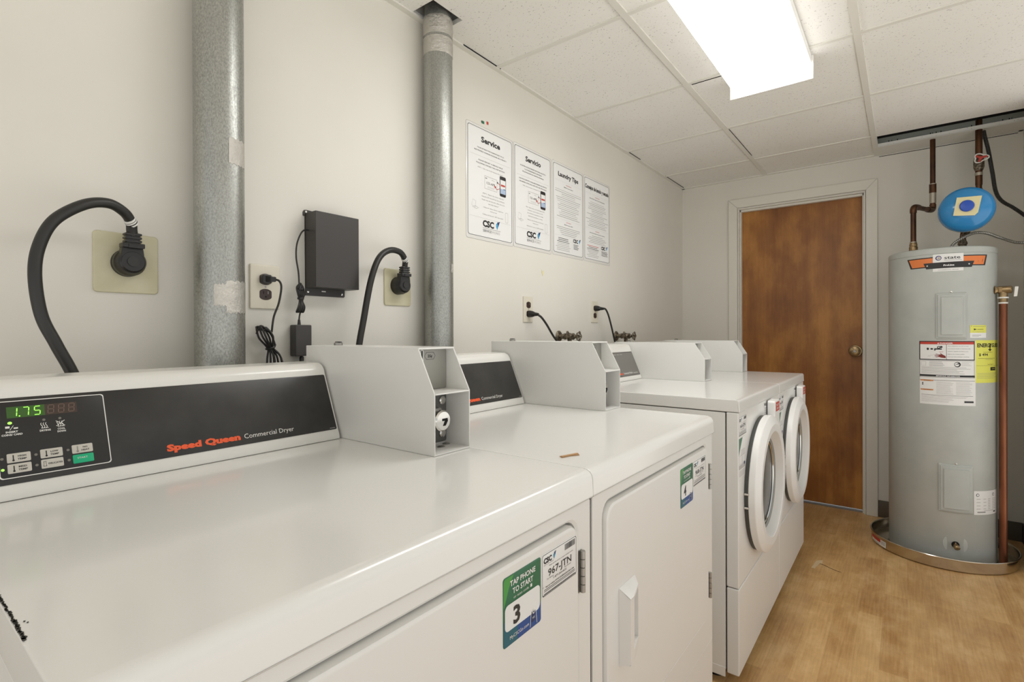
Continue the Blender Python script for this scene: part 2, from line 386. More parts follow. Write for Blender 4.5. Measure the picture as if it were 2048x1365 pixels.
# ceiling with its grid, openings and the dark space above
b = MB()
tz = CZ+0.004
holes = [(0.012, 0.13, 0.455, 0.60), (0.012, 0.118, 1.155, 1.292), (1.197, 1.80, 3.455, 3.645)]
xs = sorted(set([0, 3.6]+[h[i] for h in holes for i in (0, 1)])); ys = sorted(set([Y0, LY]+[h[i] for h in holes for i in (2, 3)]))
for i in range(len(xs)-1):
    for j in range(len(ys)-1):
        cx, cy = (xs[i]+xs[i+1])/2, (ys[j]+ys[j+1])/2
        if any(h[0] < cx < h[1] and h[2] < cy < h[3] for h in holes): continue
        b.add([(xs[i], ys[j], tz), (xs[i+1], ys[j], tz), (xs[i+1], ys[j+1], tz), (xs[i], ys[j+1], tz)], [[0, 3, 2, 1]], CEIL)
for h in holes:
    z1 = tz+0.016
    b.add([(h[0], h[2], tz), (h[1], h[2], tz), (h[1], h[3], tz), (h[0], h[3], tz), (h[0], h[2], z1), (h[1], h[2], z1), (h[1], h[3], z1), (h[0], h[3], z1)],
          [[0, 1, 5, 4], [1, 2, 6, 5], [2, 3, 7, 6], [3, 0, 4, 7]], CEIL)
for y in [3.432-0.6096*k for k in range(8)]:
    if y > 3.4: b.box(0.02, 1.184, y-0.009, y+0.009, CZ, CZ+0.006, TBAR)
    else: b.box(0.02, RX if y > 3.3 else 3.6, y-0.009, y+0.009, CZ, CZ+0.006, TBAR)
b.box(0.560, 0.584, Y0, LY, CZ-0.001, CZ+0.006, TBAR); b.box(1.172, 1.196, Y0, LY, CZ-0.001, CZ+0.006, TBAR)
b.box(0.0, 0.021, Y0, LY, CZ-0.002, CZ+0.005, TBAR); b.box(0.0, RX, LY-0.018, LY, CZ-0.002, CZ+0.005, TBAR); b.box(RX-0.02, RX, 3.3, LY, CZ-0.002, CZ+0.005, TBAR)
b.box(1.196, RX-0.02, 3.645, LY, CZ-0.001, CZ+0.005, TBAR)
b.box(1.196, RX-0.02, LY-0.0015, LY-0.0002, CZ-0.010, CZ-0.007, DARKV)
# dark strips that paint in the shadow where tiles sit unevenly
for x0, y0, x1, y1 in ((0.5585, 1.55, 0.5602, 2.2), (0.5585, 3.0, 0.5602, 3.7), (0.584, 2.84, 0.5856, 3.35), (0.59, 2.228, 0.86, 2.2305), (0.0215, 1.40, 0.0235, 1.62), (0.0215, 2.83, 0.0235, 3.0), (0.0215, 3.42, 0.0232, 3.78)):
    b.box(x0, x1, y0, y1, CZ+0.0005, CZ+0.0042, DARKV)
# sheet coloured near black for the darkness above the tiles
b.add([(0, Y0, 2.47), (3.6, Y0, 2.47), (3.6, LY, 2.47), (0, LY, 2.47)], [[0, 1, 2, 3]], DARKV)
# steel track seen in the open slot, black boxes painting the dark around it
b.box(1.15, RX, 3.655, 3.658, CZ+0.006, CZ+0.052, TRACK); b.box(1.15, RX, 3.658, 3.67, CZ+0.006, CZ+0.30, DARKV); b.box(1.10, 1.195, 3.40, 3.66, CZ+0.022, CZ+0.30, DARKV)
for x in (1.245, 1.285, 1.43, 1.455, 1.475, 1.60, 1.63, 1.72, 1.745):
    b.box(x, x+0.004, 3.6535, 3.655, CZ+0.022, CZ+0.03, DARKV)
for x in (1.26, 1.44, 1.62, 1.755): b.box(x, x+0.0022, 3.6535, 3.655, CZ+0.008, CZ+0.03, DARKV)
b.build('ceiling', kind='structure', wn=False)
# baseboards
b = MB(); b.box(1.19, RX, LY-0.007, LY, 0, 0.102, BASEB, 0.002); b.build('baseboard_back', kind='structure', wn=False)
b = MB(); b.box(RX-0.007, RX, 3.3, LY-0.008, 0, 0.102, BASED, 0.002); b.build('baseboard_right', kind='structure', wn=False)
# door casing, jamb and stop
b = MB(); M = flat((0, LY, 0), (1, 0, 0), (0, 0, 1), (0, -1, 0))
b.prism([(0.3302, 0.0), (0.388, 0.0), (0.388, 1.994), (0.3302, 2.0554)], M, 0, 0.013, TRIMW, 0.003)
b.prism([(1.131, 0.0), (1.189, 0.0), (1.189, 2.0554), (1.131, 1.994)], M, 0, 0.013, TRIMW, 0.003)
b.prism([(0.3302, 2.0554), (0.388, 1.994), (1.131, 1.994), (1.189, 2.0554)], M, 0, 0.013, TRIMW, 0.003)
b.box(0.3925, 0.400, LY-0.006, LY+0.1, 0, 1.985, TRIMW, 0.001); b.box(1.1195, 1.1275, LY-0.006, LY+0.1, 0, 1.985, TRIMW, 0.001); b.box(0.3925, 1.1275, LY-0.006, LY+0.1, 1.981, 1.989, TRIMW, 0.001)
b.box(0.400, 0.4095, LY+0.012, LY+0.045, 0, 1.981, TRIMW, 0.002); b.box(1.111, 1.1195, LY+0.012, LY+0.045, 0, 1.981, TRIMW, 0.002); b.box(0.400, 1.1195, LY+0.012, LY+0.045, 1.966, 1.981, TRIMW, 0.002)
b.box(0.34, 0.386, LY-0.016, LY-0.012, 0, 0.05, TRIMW, 0.002)
b.build('trim_1', kind='structure')
b = MB(); b.box(0.401, 1.1185, LY+0.046, LY+0.086, 0.012, 1.98, DOORM, 0.0015)
door = b.build('door_1', kind='structure', org=(0.76, LY+0.066, 0.0))
b = MB(); b.box(0.4, 1.12, LY+0.02, LY+0.1, 0.0005, 0.004, STEEL); b.build('trim_2', kind='structure', wn=False)
b = MB()
kc = Vector((1.073, LY+0.046, 1.004))
b.lathe([(0.037, 0.0), (0.037, 0.003), (0.034, 0.007), (0.015, 0.009), (0.0125, 0.014), (0.0125, 0.026), (0.021, 0.031), (0.029, 0.040), (0.0305, 0.049), (0.028, 0.057), (0.018, 0.061), (0.0105, 0.0615)], kc, (0, -1, 0), BRASS, 40)
b.lathe([(0.0, 0.0665), (0.007, 0.0665), (0.0085, 0.063), (0.0085, 0.06)], kc, (0, -1, 0), STEEL, 24)
b.box(kc.x-0.0008, kc.x+0.0008, kc.y-0.0672, kc.y-0.066, kc.z-0.004, kc.z+0.004, DARKV)
kn = b.build('door_knob', door, label='brushed brass keyed door knob', wn=False)

# ---------------------------------------------------------------- ceiling light
t = thing('ceiling_light', (0.888, 1.655, CZ), 'long white fluorescent wrap light glowing on the tiled ceiling', 'ceiling light')
b = MB()
y0, y1 = 1.05, 2.268
b.hexa([(0.765, y0+.02, 2.104), (1.012, y0+.02, 2.104), (1.012, y1-.006, 2.104), (0.765, y1-.006, 2.104), (0.738, y0, 2.152), (1.039, y0, 2.152), (1.039, y1, 2.152), (0.738, y1, 2.152)], LENS, 0.006, 2)
lo = b.build('lens', t, wn=False)
lo.data.materials.append(mat('lamp_lens_edge', rgb(245, 245, 243), 0.4, emit=(1.0, 0.99, 0.97, 1), estr=1.6))
for p in lo.data.polygons:
    if abs(p.normal.x) > 0.5 or p.normal.y > 0.5: p.material_index = 1
MB().box(0.742, 1.035, y0+.004, y1-.004, 2.153, CZ-0.0015, FIXW, 0.002).build('housing', t)
MB().box(0.736, 1.041, y1+0.0005, y1+0.006, 2.10, CZ-0.0015, FIXW, 0.002).build('end_cap', t)

# ---------------------------------------------------------------- round ducts
def duct(name, x, y, r, label, patches, bands, hz):
    t = thing(name, (x, y, 0), label, 'duct pipe', 'galvanized dryer vent ducts')
    b = MB(); b.lathe([(r, 0.02), (r, hz), (r-0.003, hz), (r-0.003, CZ+0.25)], (x, y, 0), (0, 0, 1), GALV, 64)
    b.build('pipe', t, wn=False, angle=50)
    for a0, a1, z0, z1 in patches:
        b = MB(); mp = cyl_map(x, y, r, a0, z0); L = math.radians(a1-a0)*r; n = 14
        pts = []
        for i in range(n+1): pts.append((L*i/n, 0.002*math.sin(i*2.3)+0.002*random.random()))
        tp = []
        for i in range(n+1): tp.append((L*i/n, (z1-z0)-0.002*math.sin(i*1.7+1)-0.002*random.random()))
        vs = []; fs = []
        for i in range(n+1): vs += [mp(pts[i][0], pts[i][1], 0.0008), mp(tp[i][0], tp[i][1], 0.0008), mp(pts[i][0], pts[i][1], 0.0), mp(tp[i][0], tp[i][1], 0.0)]
        for i in range(n): fs += [[4*i, 4*i+4, 4*i+5, 4*i+1], [4*i+2, 4*i+6, 4*i+4, 4*i], [4*i+1, 4*i+5, 4*i+7, 4*i+3]]
        b.add(vs, fs, FOIL); b.build('tape_patch', t, label='crinkled silver foil tape patch', wn=False)
    for z0, z1, dr in bands:
        b = MB(); b.lathe([(r+0.0003, z0), (r+dr, z0+0.001), (r+dr+0.0006, (z0+z1)/2), (r+dr, z1-0.001), (r+0.0003, z1)], (x, y, 0), (0, 0, 1), FOIL, 64)
        b.build('tape_band', t, label='silver foil tape wrapped round the pipe', wn=False)
    return t
duct('duct_pipe', 0.070, 0.525, 0.0514, 'wide galvanized duct rising behind the nearest dryer console, two foil tape patches', [(-2, 55, 1.508, 1.568), (-36, -8, 1.188, 1.238), (-9, 58, 1.172, 1.246)], [], CZ-0.01)
duct('duct_pipe', 0.058, 1.234, 0.0487, 'galvanized duct banded with foil tape, passing through a square ceiling hole', [(12, 34, 1.33, 1.36)], [(2.062, 2.118, 0.0012), (2.126, 2.187, 0.0014)], 2.19)

# ---------------------------------------------------------------- coin box, shared by all machines
def coin_box(t, yb, zb, h, dryer):
    f = h/0.198; x0, x1, xs_, zs = 0.212, 0.637, 0.593, zb+0.114*f; zt = zb+h; w = 0.0965; th = 0.0028
    b = MB(); mpL = flat((0, yb+th, 0), (1, 0, 0), (0, 0, 1), (0, -1, 0)); mpR = flat((0, yb+w, 0), (1, 0, 0), (0, 0, 1), (0, -1, 0))
    P = [(x0, zb), (x1, zb), (x1, zs), (xs_, zt), (x0, zt)]
    b.prism(P, mpL, 0, th, ENAMEL2, 0.0009); b.prism(P, mpR, 0, th, ENAMEL2, 0.0009)
    b.box(x0, xs_+0.002, yb+0.0005, yb+w-0.0005, zt-0.003, zt+0.0006, ENAMEL2, 0.0008)
    b.box(x0, x0+0.003, yb+th, yb+w-th, zb, zt-0.003, ENAMEL2)
    b.box(0.572, x1-0.0005, yb+th, yb+w-th, zb+0.0004, zb+0.003, ENAMEL2)
    b.box(0.572, x1+0.0005, yb+th, yb+w-th, zs-0.0022, zs+0.0006, ENAMEL2, 0.0005)
    b.box(0.5665, 0.571, yb+th, yb+w-th, zb, zt-0.003, ENAMEL2)
    cb = b.build('coin_box', t)
    ylo, yhi = yb+0.007, yb+w-0.027
    mp = flat((0.5715, 0, 0), (0, 1, 0), (0, 0, 1), (1, 0, 0))
    b = MB(); b.slab(rrect(yb+0.0035, zs+0.001, yb+w-0.0035, zt-0.0035, 0.005), mp, 0, 0.004, COINP, 0.001)
    c = 0.004
    ys_ = yb+0.0265
    b.outline(rrect(ys_-0.0038, zt-0.039, ys_+0.0038, zt-0.003-0.001, 0.0036), mp, c+0.0003, 0.0013, WINK)
    b.prism(rrect(ys_-0.0024, zt-0.0375, ys_+0.0024, zt-0.0055, 0.0022), mp, c, c+0.0002, LOCKP)
    b.rect(ys_-0.0011, zt-0.029, ys_+0.0011, zt-0.0065, mp, c+0.0005, DARKV)
    hx = [(-0.0145, 0), (-0.0095, 0.0072), (0.0095, 0.0072), (0.0145, 0), (0.0095, -0.0072), (-0.0095, -0.0072)]
    b.outline([(yb+0.0475+u, zt-0.0165+v_) for u, v_ in hx], mp, c+0.0003, 0.0007, BINK)
    b.text('25¢', yb+0.0475, zt-0.0195, 0.0055, mp_off(mp, c), BINK, w=0.012, bold=0.02)
    b.build('coin_plate', cb, label='brushed grey coin slot plate', wn=False)
    b = MB(); b.slab(rrect(yb+0.0035, zb+0.007, yb+w-0.0035, zs-0.004, 0.004), mp, 0, 0.0035, LOCKP, 0.001)
    for zz in (zb+0.0905*f, zb+0.024*f):
        b.lathe([(0.0085, 0.0), (0.0085, 0.0016), (0.006, 0.0034), (0.0, 0.0038)], (0.5755, yb+0.081, zz), (1, 0, 0), CHROME, 20)
    b.build('lock_plate', cb, label='grey steel lock plate', wn=False)
    lc = Vector((0.575, yb+0.047, zb+0.057*f))
    b = MB(); b.box(0.5755, 0.594, lc.y-0.021, lc.y+0.017, lc.z-0.021, lc.z+0.023, STEEL, 0.004)
    b.lathe([(0.018, 0.018), (0.0185, 0.030), (0.0205, 0.031), (0.0205, 0.036), (0.0175, 0.0385), (0.0, 0.0388)], lc, (1, 0, 0), CHROME, 36)
    mk = flat((lc.x+0.0392, lc.y, lc.z), (0, 1, 0), (0, 0, 1), (1, 0, 0))
    b.poly([(-0.004, 0.0045), (0.010, 0.0045), (0.011, -0.001), (0.005, -0.0095), (-0.002, -0.0095), (0.003, 0.000), (-0.004, 0.000)], mk, 0, DARKV)
    b.build('lock', cb, label='round chrome coin box lock', wn=False)
    b = MB()
    for xx, yy in ((0.600, yb+0.026), (0.597, yb+0.056), (0.585, yb+0.082)):
        b.lathe([(0.0078, 0), (0.0078, 0.0008), (0.0055, 0.0022), (0.0, 0.0026)], (xx, yy, zb+0.0031), (0, 0, 1), STEEL, 20)
    b.build('screw', cb, wn=False)
    b = MB(); b.lathe([(0.010, 0), (0.010, 0.005), (0.008, 0.0065), (0.0, 0.0068)], (0.262, yb+0.052, zt+0.0007), (0, 0, 1), STEEL, 24)
    b.box(0.255, 0.270, yb+0.048, yb+0.056, zt+0.0076, zt+0.009, DARKV); b.build('service_lock', cb, wn=False)
    return cb
def mp_off(mp, o): return lambda u, v, h=0.0: mp(u, v, h+o)

PROF = [(0.205, 0.0), (0.3552, 0.0), (0.3518, 0.012), (0.300, 0.135), (0.2955, 0.1475), (0.288, 0.156), (0.277, 0.161), (0.220, 0.163), (0.205, 0.158)]
def console_body(t, ya, yb_, zb):
    b = MB(); mp = flat((0, yb_, 0), (1, 0, 0), (0, 0, 1), (0, -1, 0))
    b.prism([(x, zb+z) for x, z in PROF], mp, 0, yb_-ya, CONSOLE, 0.0035, 2)
    return b.build('control_console', t)
TV = Vector((-0.048, 0, 0.114)).normalized(); NV = Vector((TV.z, 0, -TV.x))
def thermo(b, u, v, mp, h, m, filled):
    b.disc(u, v, 0.0013, mp, h, m, 12); b.rect(u-0.0006, v, u+0.0006, v+0.0075, mp, h, m)
    if not filled:
        b.disc(u, v, 0.0008, mp, h+0.0002, BTN, 12); b.rect(u-0.0003, v, u+0.0003, v+0.0072, mp, h+0.0002, BTN)
SEG = {'a': ((0.15, 1), (0.85, 1)), 'b': ((0.92, 0.95), (0.92, 0.55)), 'c': ((0.92, 0.45), (0.92, 0.05)), 'd': ((0.15, 0), (0.85, 0)), 'e': ((0.08, 0.45), (0.08, 0.05)), 'f': ((0.08, 0.95), (0.08, 0.55)), 'g': ((0.15, 0.5), (0.85, 0.5))}
def digit(b, u, v, w, h, mp, lit):
    for k, (p, q) in SEG.items():
        on = k in lit
        if lit and not on: continue
        sh = lambda a: (u+a[0]*w+a[1]*h*0.10, v+a[1]*h)
        b.line(sh(p), sh(q), 0.0011 if on else 0.0006, mp, 0.0008, LEDG if on else SEGOFF)

def sticker_tap(mp, num, t, label):
    w, h = 0.085, 0.090
    b = MB(); R = rrect(0, 0, w, h, 0.004); b.slab(R, mp, 0, 0.0004, GREEN, 0.0002)
    z = 0.0006
    b.poly([(0.0005, 0.05), (0.012, 0.075), (0.022, h-0.001), (0.004, h-0.001), (0.0005, h-0.004)], mp, z, GREEN2)
    b.poly([(0.0005, 0.003), (0.003, 0.0005), (w-0.003, 0.0005), (w-0.0005, 0.003), (w-0.0005, 0.028), (0.0005, 0.034)], mp, z, TEAL)
    b.poly([(0.03, 0.0006), (w-0.003, 0.0006), (w-0.0006, 0.003), (w-0.0006, 0.026), (0.03, 0.026)], mp, z+0.0001, NAVY)
    m2 = mp_off(mp, z-0.0002)
    b.text('TAP PHONE', w/2, 0.0755, 0.0072, m2, WINK, w=0.057, bold=0.025)
    b.text('TO START', w/2, 0.0645, 0.0072, m2, WINK, w=0.046, bold=0.025)
    b.text('or scan code', w/2-0.004, 0.0575, 0.0035, m2, WINK, w=0.034)
    b.rect(w/2+0.017, 0.0572, w/2+0.021, 0.0615, mp, z, WINK)
    b.poly(rrect(0.003, 0.0195, w-0.003, 0.0535, 0.007), mp, z+0.0003, PAPER)
    b.text(num, 0.028, 0.0245, 0.023, mp_off(mp, z+0.0002), BINK, w=0.015, bold=0.03)
    b.text('MyCSCGo.com', 0.034, 0.0075, 0.0046, mp_off(mp, z), WINK, w=0.042)
    # small phone and tag pictogram
    b.line((0.058, 0.003), (0.060, 0.020), 0.0009, mp, z+0.0006, WINK); b.line((0.074, 0.003), (0.072, 0.020), 0.0009, mp, z+0.0006, WINK)
    b.poly(rrect(0.0615, 0.008, 0.0705, 0.0225, 0.0015), mp, z+0.0006, NAVYI); b.disc(0.066, 0.0215, 0.0028, mp, z+0.0008, WINK, 14); b.disc(0.066, 0.0215, 0.0014, mp, z+0.001, NAVYI, 12)
    b.text('NFC', 0.066, 0.0125, 0.0028, mp_off(mp, z+0.0005), WINK, w=0.0065)
    return b.build('tap_sticker', t, label=label, wn=False)
def csc_logo(b, u, v, w, mp, works=True):
    h = w*0.22
    b.text('CSC', u, v, h, mp, BINK, w=w*0.62, align='L', bold=0.05)
    x = u+w*0.72; s = h*1.15
    b.poly([(x, v+s*.55), (x+s*.5, v+s*1.15), (x+s*.45, v+s*.5)], mp, 0.0005, CYAN)
    b.poly([(x+s*.35, v+s*.95), (x+s*.95, v+s*1.2), (x+s*.6, v+s*.4)], mp, 0.0006, NAVYI)
    b.poly([(x+s*.05, v+s*.45), (x+s*.62, v+s*.6), (x+s*.35, v-s*.1)], mp, 0.0007, CYAN)
    if works:
        b.rect(u, v-h*0.28, u+w, v-h*0.22, mp, 0.0005, GINK)
        b.text('SERVICE', u+w*0.01, v-h*0.85, h*0.42, mp, BINK, w=w*0.47, align='L'); b.text('WORKS', u+w*0.5, v-h*0.85, h*0.42, mp, LINK, w=w*0.46, align='L')
def sticker_id(mp, code, t, label):
    w, h = 0.097, 0.062
    b = MB(); b.slab(rrect(0, 0, w, h, 0.004), mp, 0, 0.0004, PAPER, 0.0002)
    m2 = mp_off(mp, 0.0002); b.outline(rrect(0.0015, 0.0015, w-0.0015, h-0.0015, 0.0035), mp, 0.0006, 0.0007, BINK)
    csc_logo(b, 0.005, 0.0475, 0.034, m2, False); b.text('SERVICEWORKS', 0.005, 0.0445, 0.0016, m2, GINK, w=0.026, align='L')
    x = 0.062
    while x < 0.091:
        ww = random.choice((0.0005, 0.0008, 0.0012)); b.rect(x, 0.0485, x+ww, 0.0575, mp, 0.0006, BINK); x += ww+random.choice((0.0005, 0.0008))
    b.text('Please use this number to report washing machine', w/2+0.004, 0.0405, 0.0017, m2, BINK, w=0.066)
    b.text(code, w/2, 0.0265, 0.0105, m2, BINK, w=0.064, bold=0.012)
    b.text('For Service', 0.022, 0.0225, 0.0022, m2, BINK, w=0.017); b.text('Para Servicio', 0.070, 0.0232, 0.0022, m2, BINK, w=0.019)
    b.text('1-877-264-6622', w/2, 0.0185, 0.0030, m2, BINK, w=0.036)
    b.text('Visit our website WWW.CSCSERVICEWORKS.COM', w/2, 0.0125, 0.0025, m2, BINK, w=0.078, bold=0.01)
    for k, zz in enumerate((0.0098, 0.0076, 0.0040)): b.rect(0.006, zz, w-0.006, zz+0.0008, mp, 0.0006, BINK)
    b.rect(0.003, 0.0028, w-0.003, 0.0036, mp, 0.0006, BINK)
    b.text('10.17', 0.0042, 0.014, 0.0018, m2, BINK, w=0.004)
    return b.build('id_sticker', t, label=label, wn=False)

# ---------------------------------------------------------------- dryers
DW = 0.672
def chips(par, ya):        # bare dark chips where the enamel has flaked off the left rim
    b = MB(); rc = random.Random(11); x = 0.69; mt = flat((0, 0, 0.9004), (1, 0, 0), (0, 1, 0), (0, 0, 1))
    while x < 0.800:
        r = rc.uniform(0.0006, 0.0021)*(0.7+(x-0.69)*6); y = ya+0.0016+rc.uniform(0, 0.0012)
        b.poly([(x+r*1.5*math.cos(a)*rc.uniform(.6, 1.1), max(ya+0.0006, y+r*math.sin(a)*rc.uniform(.5, 1.0))) for a in [2*PI*i/9 for i in range(9)]], mt, 0, CHIP); x += r*1.35
    for x, y in ((0.766, 0.007), (0.770, 0.0085)): b.poly([(x+0.0022*math.cos(a)*rc.uniform(.3, 1), ya+y+0.0012*math.sin(a)*rc.uniform(.3, 1)) for a in [2*PI*i/8 for i in range(8)]], mt, 0, CHIP)
    b.build('chipped_enamel', par, label='black chips in the enamel', wn=False)
def dryer(ya, label, num, code, dy, full):
    t = thing('commercial_dryer', (0.55, ya+DW/2, 0), label, 'clothes dryer', 'white coin operated dryers')
    FX = 0.905
    mf = flat((FX, 0, 0), (0, 1, 0), (0, 0, 1), (1, 0, 0))
    d0, d1, dz0, dz1 = ya+0.042, ya+0.628, 0.378, 0.832
    b = MB(); b.box(0.195, 0.884, ya+0.001, ya+DW-0.001, 0.015, 0.8550, ENAMEL2, 0.002)
    out = rrect(ya+0.0004, 0.015, ya+DW-0.0004, 0.8553, 0.003); inn = rrect(d0, dz0, d1, dz1, 0.030)
    b.frame(out, inn, mf, -0.0215, -0.003, ENAMEL2); b.frame(inset(out, 0.0), inset(out, 0.003), mf, -0.003, -0.003, ENAMEL2)
    out2 = inset(out, 0.003); b.frame(out2, inset(inn, -0.004), mf, -0.003, 0.0, ENAMEL2)
    n = len(out)
    b.add([mf(u, v_, -0.003) for u, v_ in inn]+[mf(u, v_, 0.0) for u, v_ in inset(inn, -0.004)], [[i, (i+1) % n, n+(i+1) % n, n+i] for i in range(n)], ENAMEL2)
    b.box(0.8845, 0.9055, ya+0.004, ya+DW-0.004, 0.3005, 0.3025, ENAMEL2)
    b.build('cabinet', t)
    MB().box(0.20, 0.88, ya+0.03, ya+DW-0.03, 0.0, 0.0145, RUBBER2).build('base', t)
    # rounded work top: side profile with a soft nose
    b = MB(); mp = flat((0, ya+DW-0.0002, 0), (1, 0, 0), (0, 0, 1), (0, -1, 0))
    pr = [(0.197, 0.8557), (0.9095, 0.8557), (0.9105, 0.8567), (0.9090, 0.884), (0.9075, 0.8905), (0.9040, 0.8955), (0.8985, 0.8988), (0.892, 0.900), (0.197, 0.900)]
    b.prism(pr, mp, 0, DW-0.0004, ENAMEL, 0.0022, 2); top = b.build('top_panel', t, angle=40)
    if full: chips(top, ya)
    con = console_body(t, ya+0.012, ya+0.570, 0.9003)
    mpan = flat((0.348+NV.x*0.0004, ya, 0.9212+NV.z*0.0004), (0, 1, 0), TV, NV)
    b = MB(); b.slab(rrect(0.034, 0.0, 0.565, 0.124, 0.003), mpan, 0, 0.0008, BLACKP, 0.0004)
    m2 = mp_off(mpan, 0.0007)
    b.text('Speed Queen', 0.247, 0.0105, 0.0105, m2, ORANGE, w=0.119, align='L', bold=0.06, shear=0.02)
    b.text('Commercial Dryer', 0.373, 0.0108, 0.0092, m2, WINK, w=0.097, align='L')
    b.text('M414673', 0.549, 0.0025, 0.0018, m2, WINK, w=0.012, align='L')
    cp = b.build('control_panel', con, label='black control panel with orange and white lettering', wn=False)
    b = MB(); b.slab(rrect(0.049, 0.008, 0.172, 0.1185, 0.004), mpan, 0.0009, 0.0013, BLACKG, 0.0002)
    b.outline(rrect(0.0485, 0.008, 0.172, 0.119, 0.004), mpan, 0.0015, 0.0012, WINK)
    q = 0.0015; m3 = mp_off(mpan, 0.0011)
    # display
    b.rect(0.0605, 0.0935, 0.101, 0.110, mpan, q, DISPG); b.rect(0.101, 0.0935, 0.138, 0.110, mpan, q, DISP)
    for k, lit in enumerate(('', 'bc', 'abc', 'acdfg')[1:]): digit(b, 0.0635+k*0.0125, 0.0955, 0.0075, 0.0125, mp_off(mpan, q-0.0002), lit)
    b.disc(0.0735, 0.0955, 0.0009, mpan, q+0.0008, LEDG, 10)
    for k in range(3): digit(b, 0.1035+k*0.0118, 0.0955, 0.0075, 0.0125, mp_off(mpan, q-0.0002), '')
    b.disc(0.063, 0.0865, 0.0024, mpan, q, LEDG, 14, 0.0020)
    for u in (0.099, 0.117): b.disc(u, 0.0865, 0.0018, mpan, q, LEDOFF, 12)
    b.text('INSERT', 0.0645, 0.0722, 0.0026, m3, WINK, w=0.0125, bold=0.03); b.text('COINS/ CARD', 0.0645, 0.0682, 0.0026, m3, WINK, w=0.0215, bold=0.03)
    b.rect(0.058, 0.079, 0.0625, 0.082, mpan, q, WINK); b.line((0.0625, 0.0762), (0.0665, 0.0825), 0.0006, mpan, q, WINK); b.rect(0.0665, 0.0775, 0.071, 0.0795, mpan, q, WINK)
    for cx in (0.099, 0.117):
        for k in range(3):
            pts = [(cx-0.003+k*0.0026+0.0009*math.sin(i*0.9), 0.0745+i*0.0011) for i in range(8)]
            for i in range(7): b.line(pts[i], pts[i+1], 0.0007, mpan, q, WINK)
        b.rect(cx-0.0035, 0.0738, cx+0.0045, 0.0745, mpan, q, WINK)
    b.line((0.112, 0.075), (0.122, 0.083), 0.0007, mpan, q+0.0001, WINK); b.line((0.112, 0.083), (0.122, 0.075), 0.0007, mpan, q+0.0001, WINK)
    b.text('DRYING', 0.0995, 0.0693, 0.0026, m3, WINK, w=0.012, bold=0.03); b.text('COOL', 0.1175, 0.0693, 0.0026, m3, WINK, w=0.0085, bold=0.03); b.text('DOWN', 0.1175, 0.0653, 0.0026, m3, WINK, w=0.0095, bold=0.03)
    for u in (0.0523, 0.087, 0.1222):
        b.disc(u, 0.0365, 0.0018, mpan, q, LEDOFF, 12); b.disc(u, 0.0212, 0.0018, mpan, q, LEDG if u < 0.06 else LEDOFF, 12)
    kp = b.build('keypad', con, label='keypad with green digits', wn=False)
    for (u0, v0, u1, v1, s1, s2) in ((0.057, 0.0295, 0.0815, 0.0425, 'HIGH', 'TEMP'), (0.057, 0.0145, 0.0815, 0.0275, 'MED', 'TEMP'), (0.0915, 0.0295, 0.1160, 0.0425, 'LOW', 'TEMP'),
                                     (0.0915, 0.0145, 0.1160, 0.0275, 'DELICATES', ''), (0.1265, 0.0295, 0.1510, 0.0425, 'NO', 'HEAT'), (0.1265, 0.0145, 0.1510, 0.0275, 'START', '')):
        b = MB(); g = s1 == 'START'
        b.slab(rrect(u0, v0, u1, v1, 0.0014, 3), mpan, 0.0014, 0.0022, GREENB if g else BTN, 0.0004); mb = mp_off(mpan, 0.0019)
        if g: b.text('START', (u0+u1)/2-0.001, v0+0.0065, 0.0026, mb, WINK, w=0.012)
        elif s1 == 'DELICATES':
            b.text(s1, u0+0.0155, v0+0.0052, 0.0024, mb, BINK, w=0.0155, bold=0.02)
            b.outline([(u0+0.002, v0+0.003), (u0+0.006, v0+0.003), (u0+0.0052, v0+0.0068), (u0+0.0055, v0+0.010), (u0+0.0025, v0+0.010), (u0+0.0028, v0+0.0068)], mpan, 0.0024, 0.0005, BINK)
        else:
            b.text(s1, u0+0.0155, v0+0.0073, 0.0025, mb, BINK, w=0.0055 if s1 == 'NO' else 0.0085, bold=0.02); b.text(s2, u0+0.0155, v0+0.0030, 0.0025, mb, BINK, w=0.0095, bold=0.02)
            thermo(b, u0+0.0065, v0+0.003, mpan, 0.0024, BINK, s1 != 'NO')
        b.build('button', con, label='green start button' if g else None, wn=False)
    coin_box(t, ya+0.5755, 0.9003, 0.198, True)
    # door
    b = MB(); b.slab(rrect(d0+0.0035, dz0+0.0035, d1-0.0035, dz1-0.0035, 0.028, 6), mf, -0.0205, 0.006, ENAMEL2, 0.007)
    dr = b.build('door', t)
    b = MB(); h0, h1, z0, z1 = ya+0.090, ya+0.158, 0.528, 0.668
    def wedge(u, v, h=0.0):
        e = 0.006*h if u < h0+0.001 else 0.0
        return Vector((FX+0.0062+(0.020-0.013*max(0.0, (u-h0-0.02)/(h1-h0-0.02)))*h, u+e, v-(0.016*h if v > z1-0.001 else 0)+(0.006*h if v < z0+0.001 else 0)))
    def grid(u0, u1, n): return [u0+(u1-u0)*i/n for i in range(n+1)]
    def loop(u0, v0, u1, v1, n=14):
        g = grid(u0, u1, n); gv = grid(v0, v1, 6)[1:-1]
        return [(u, v0) for u in g]+[(u1, v) for v in gv]+[(u, v1) for u in g[::-1]]+[(u0, v) for v in gv[::-1]]
    b.frame(loop(h0, z0, h1, z1), loop(h0+0.024, z0+0.026, h1-0.002, z1-0.022), wedge, 0.0, 1.0, ENAMEL2)
    b.build('handle', dr, wn=False, angle=25)
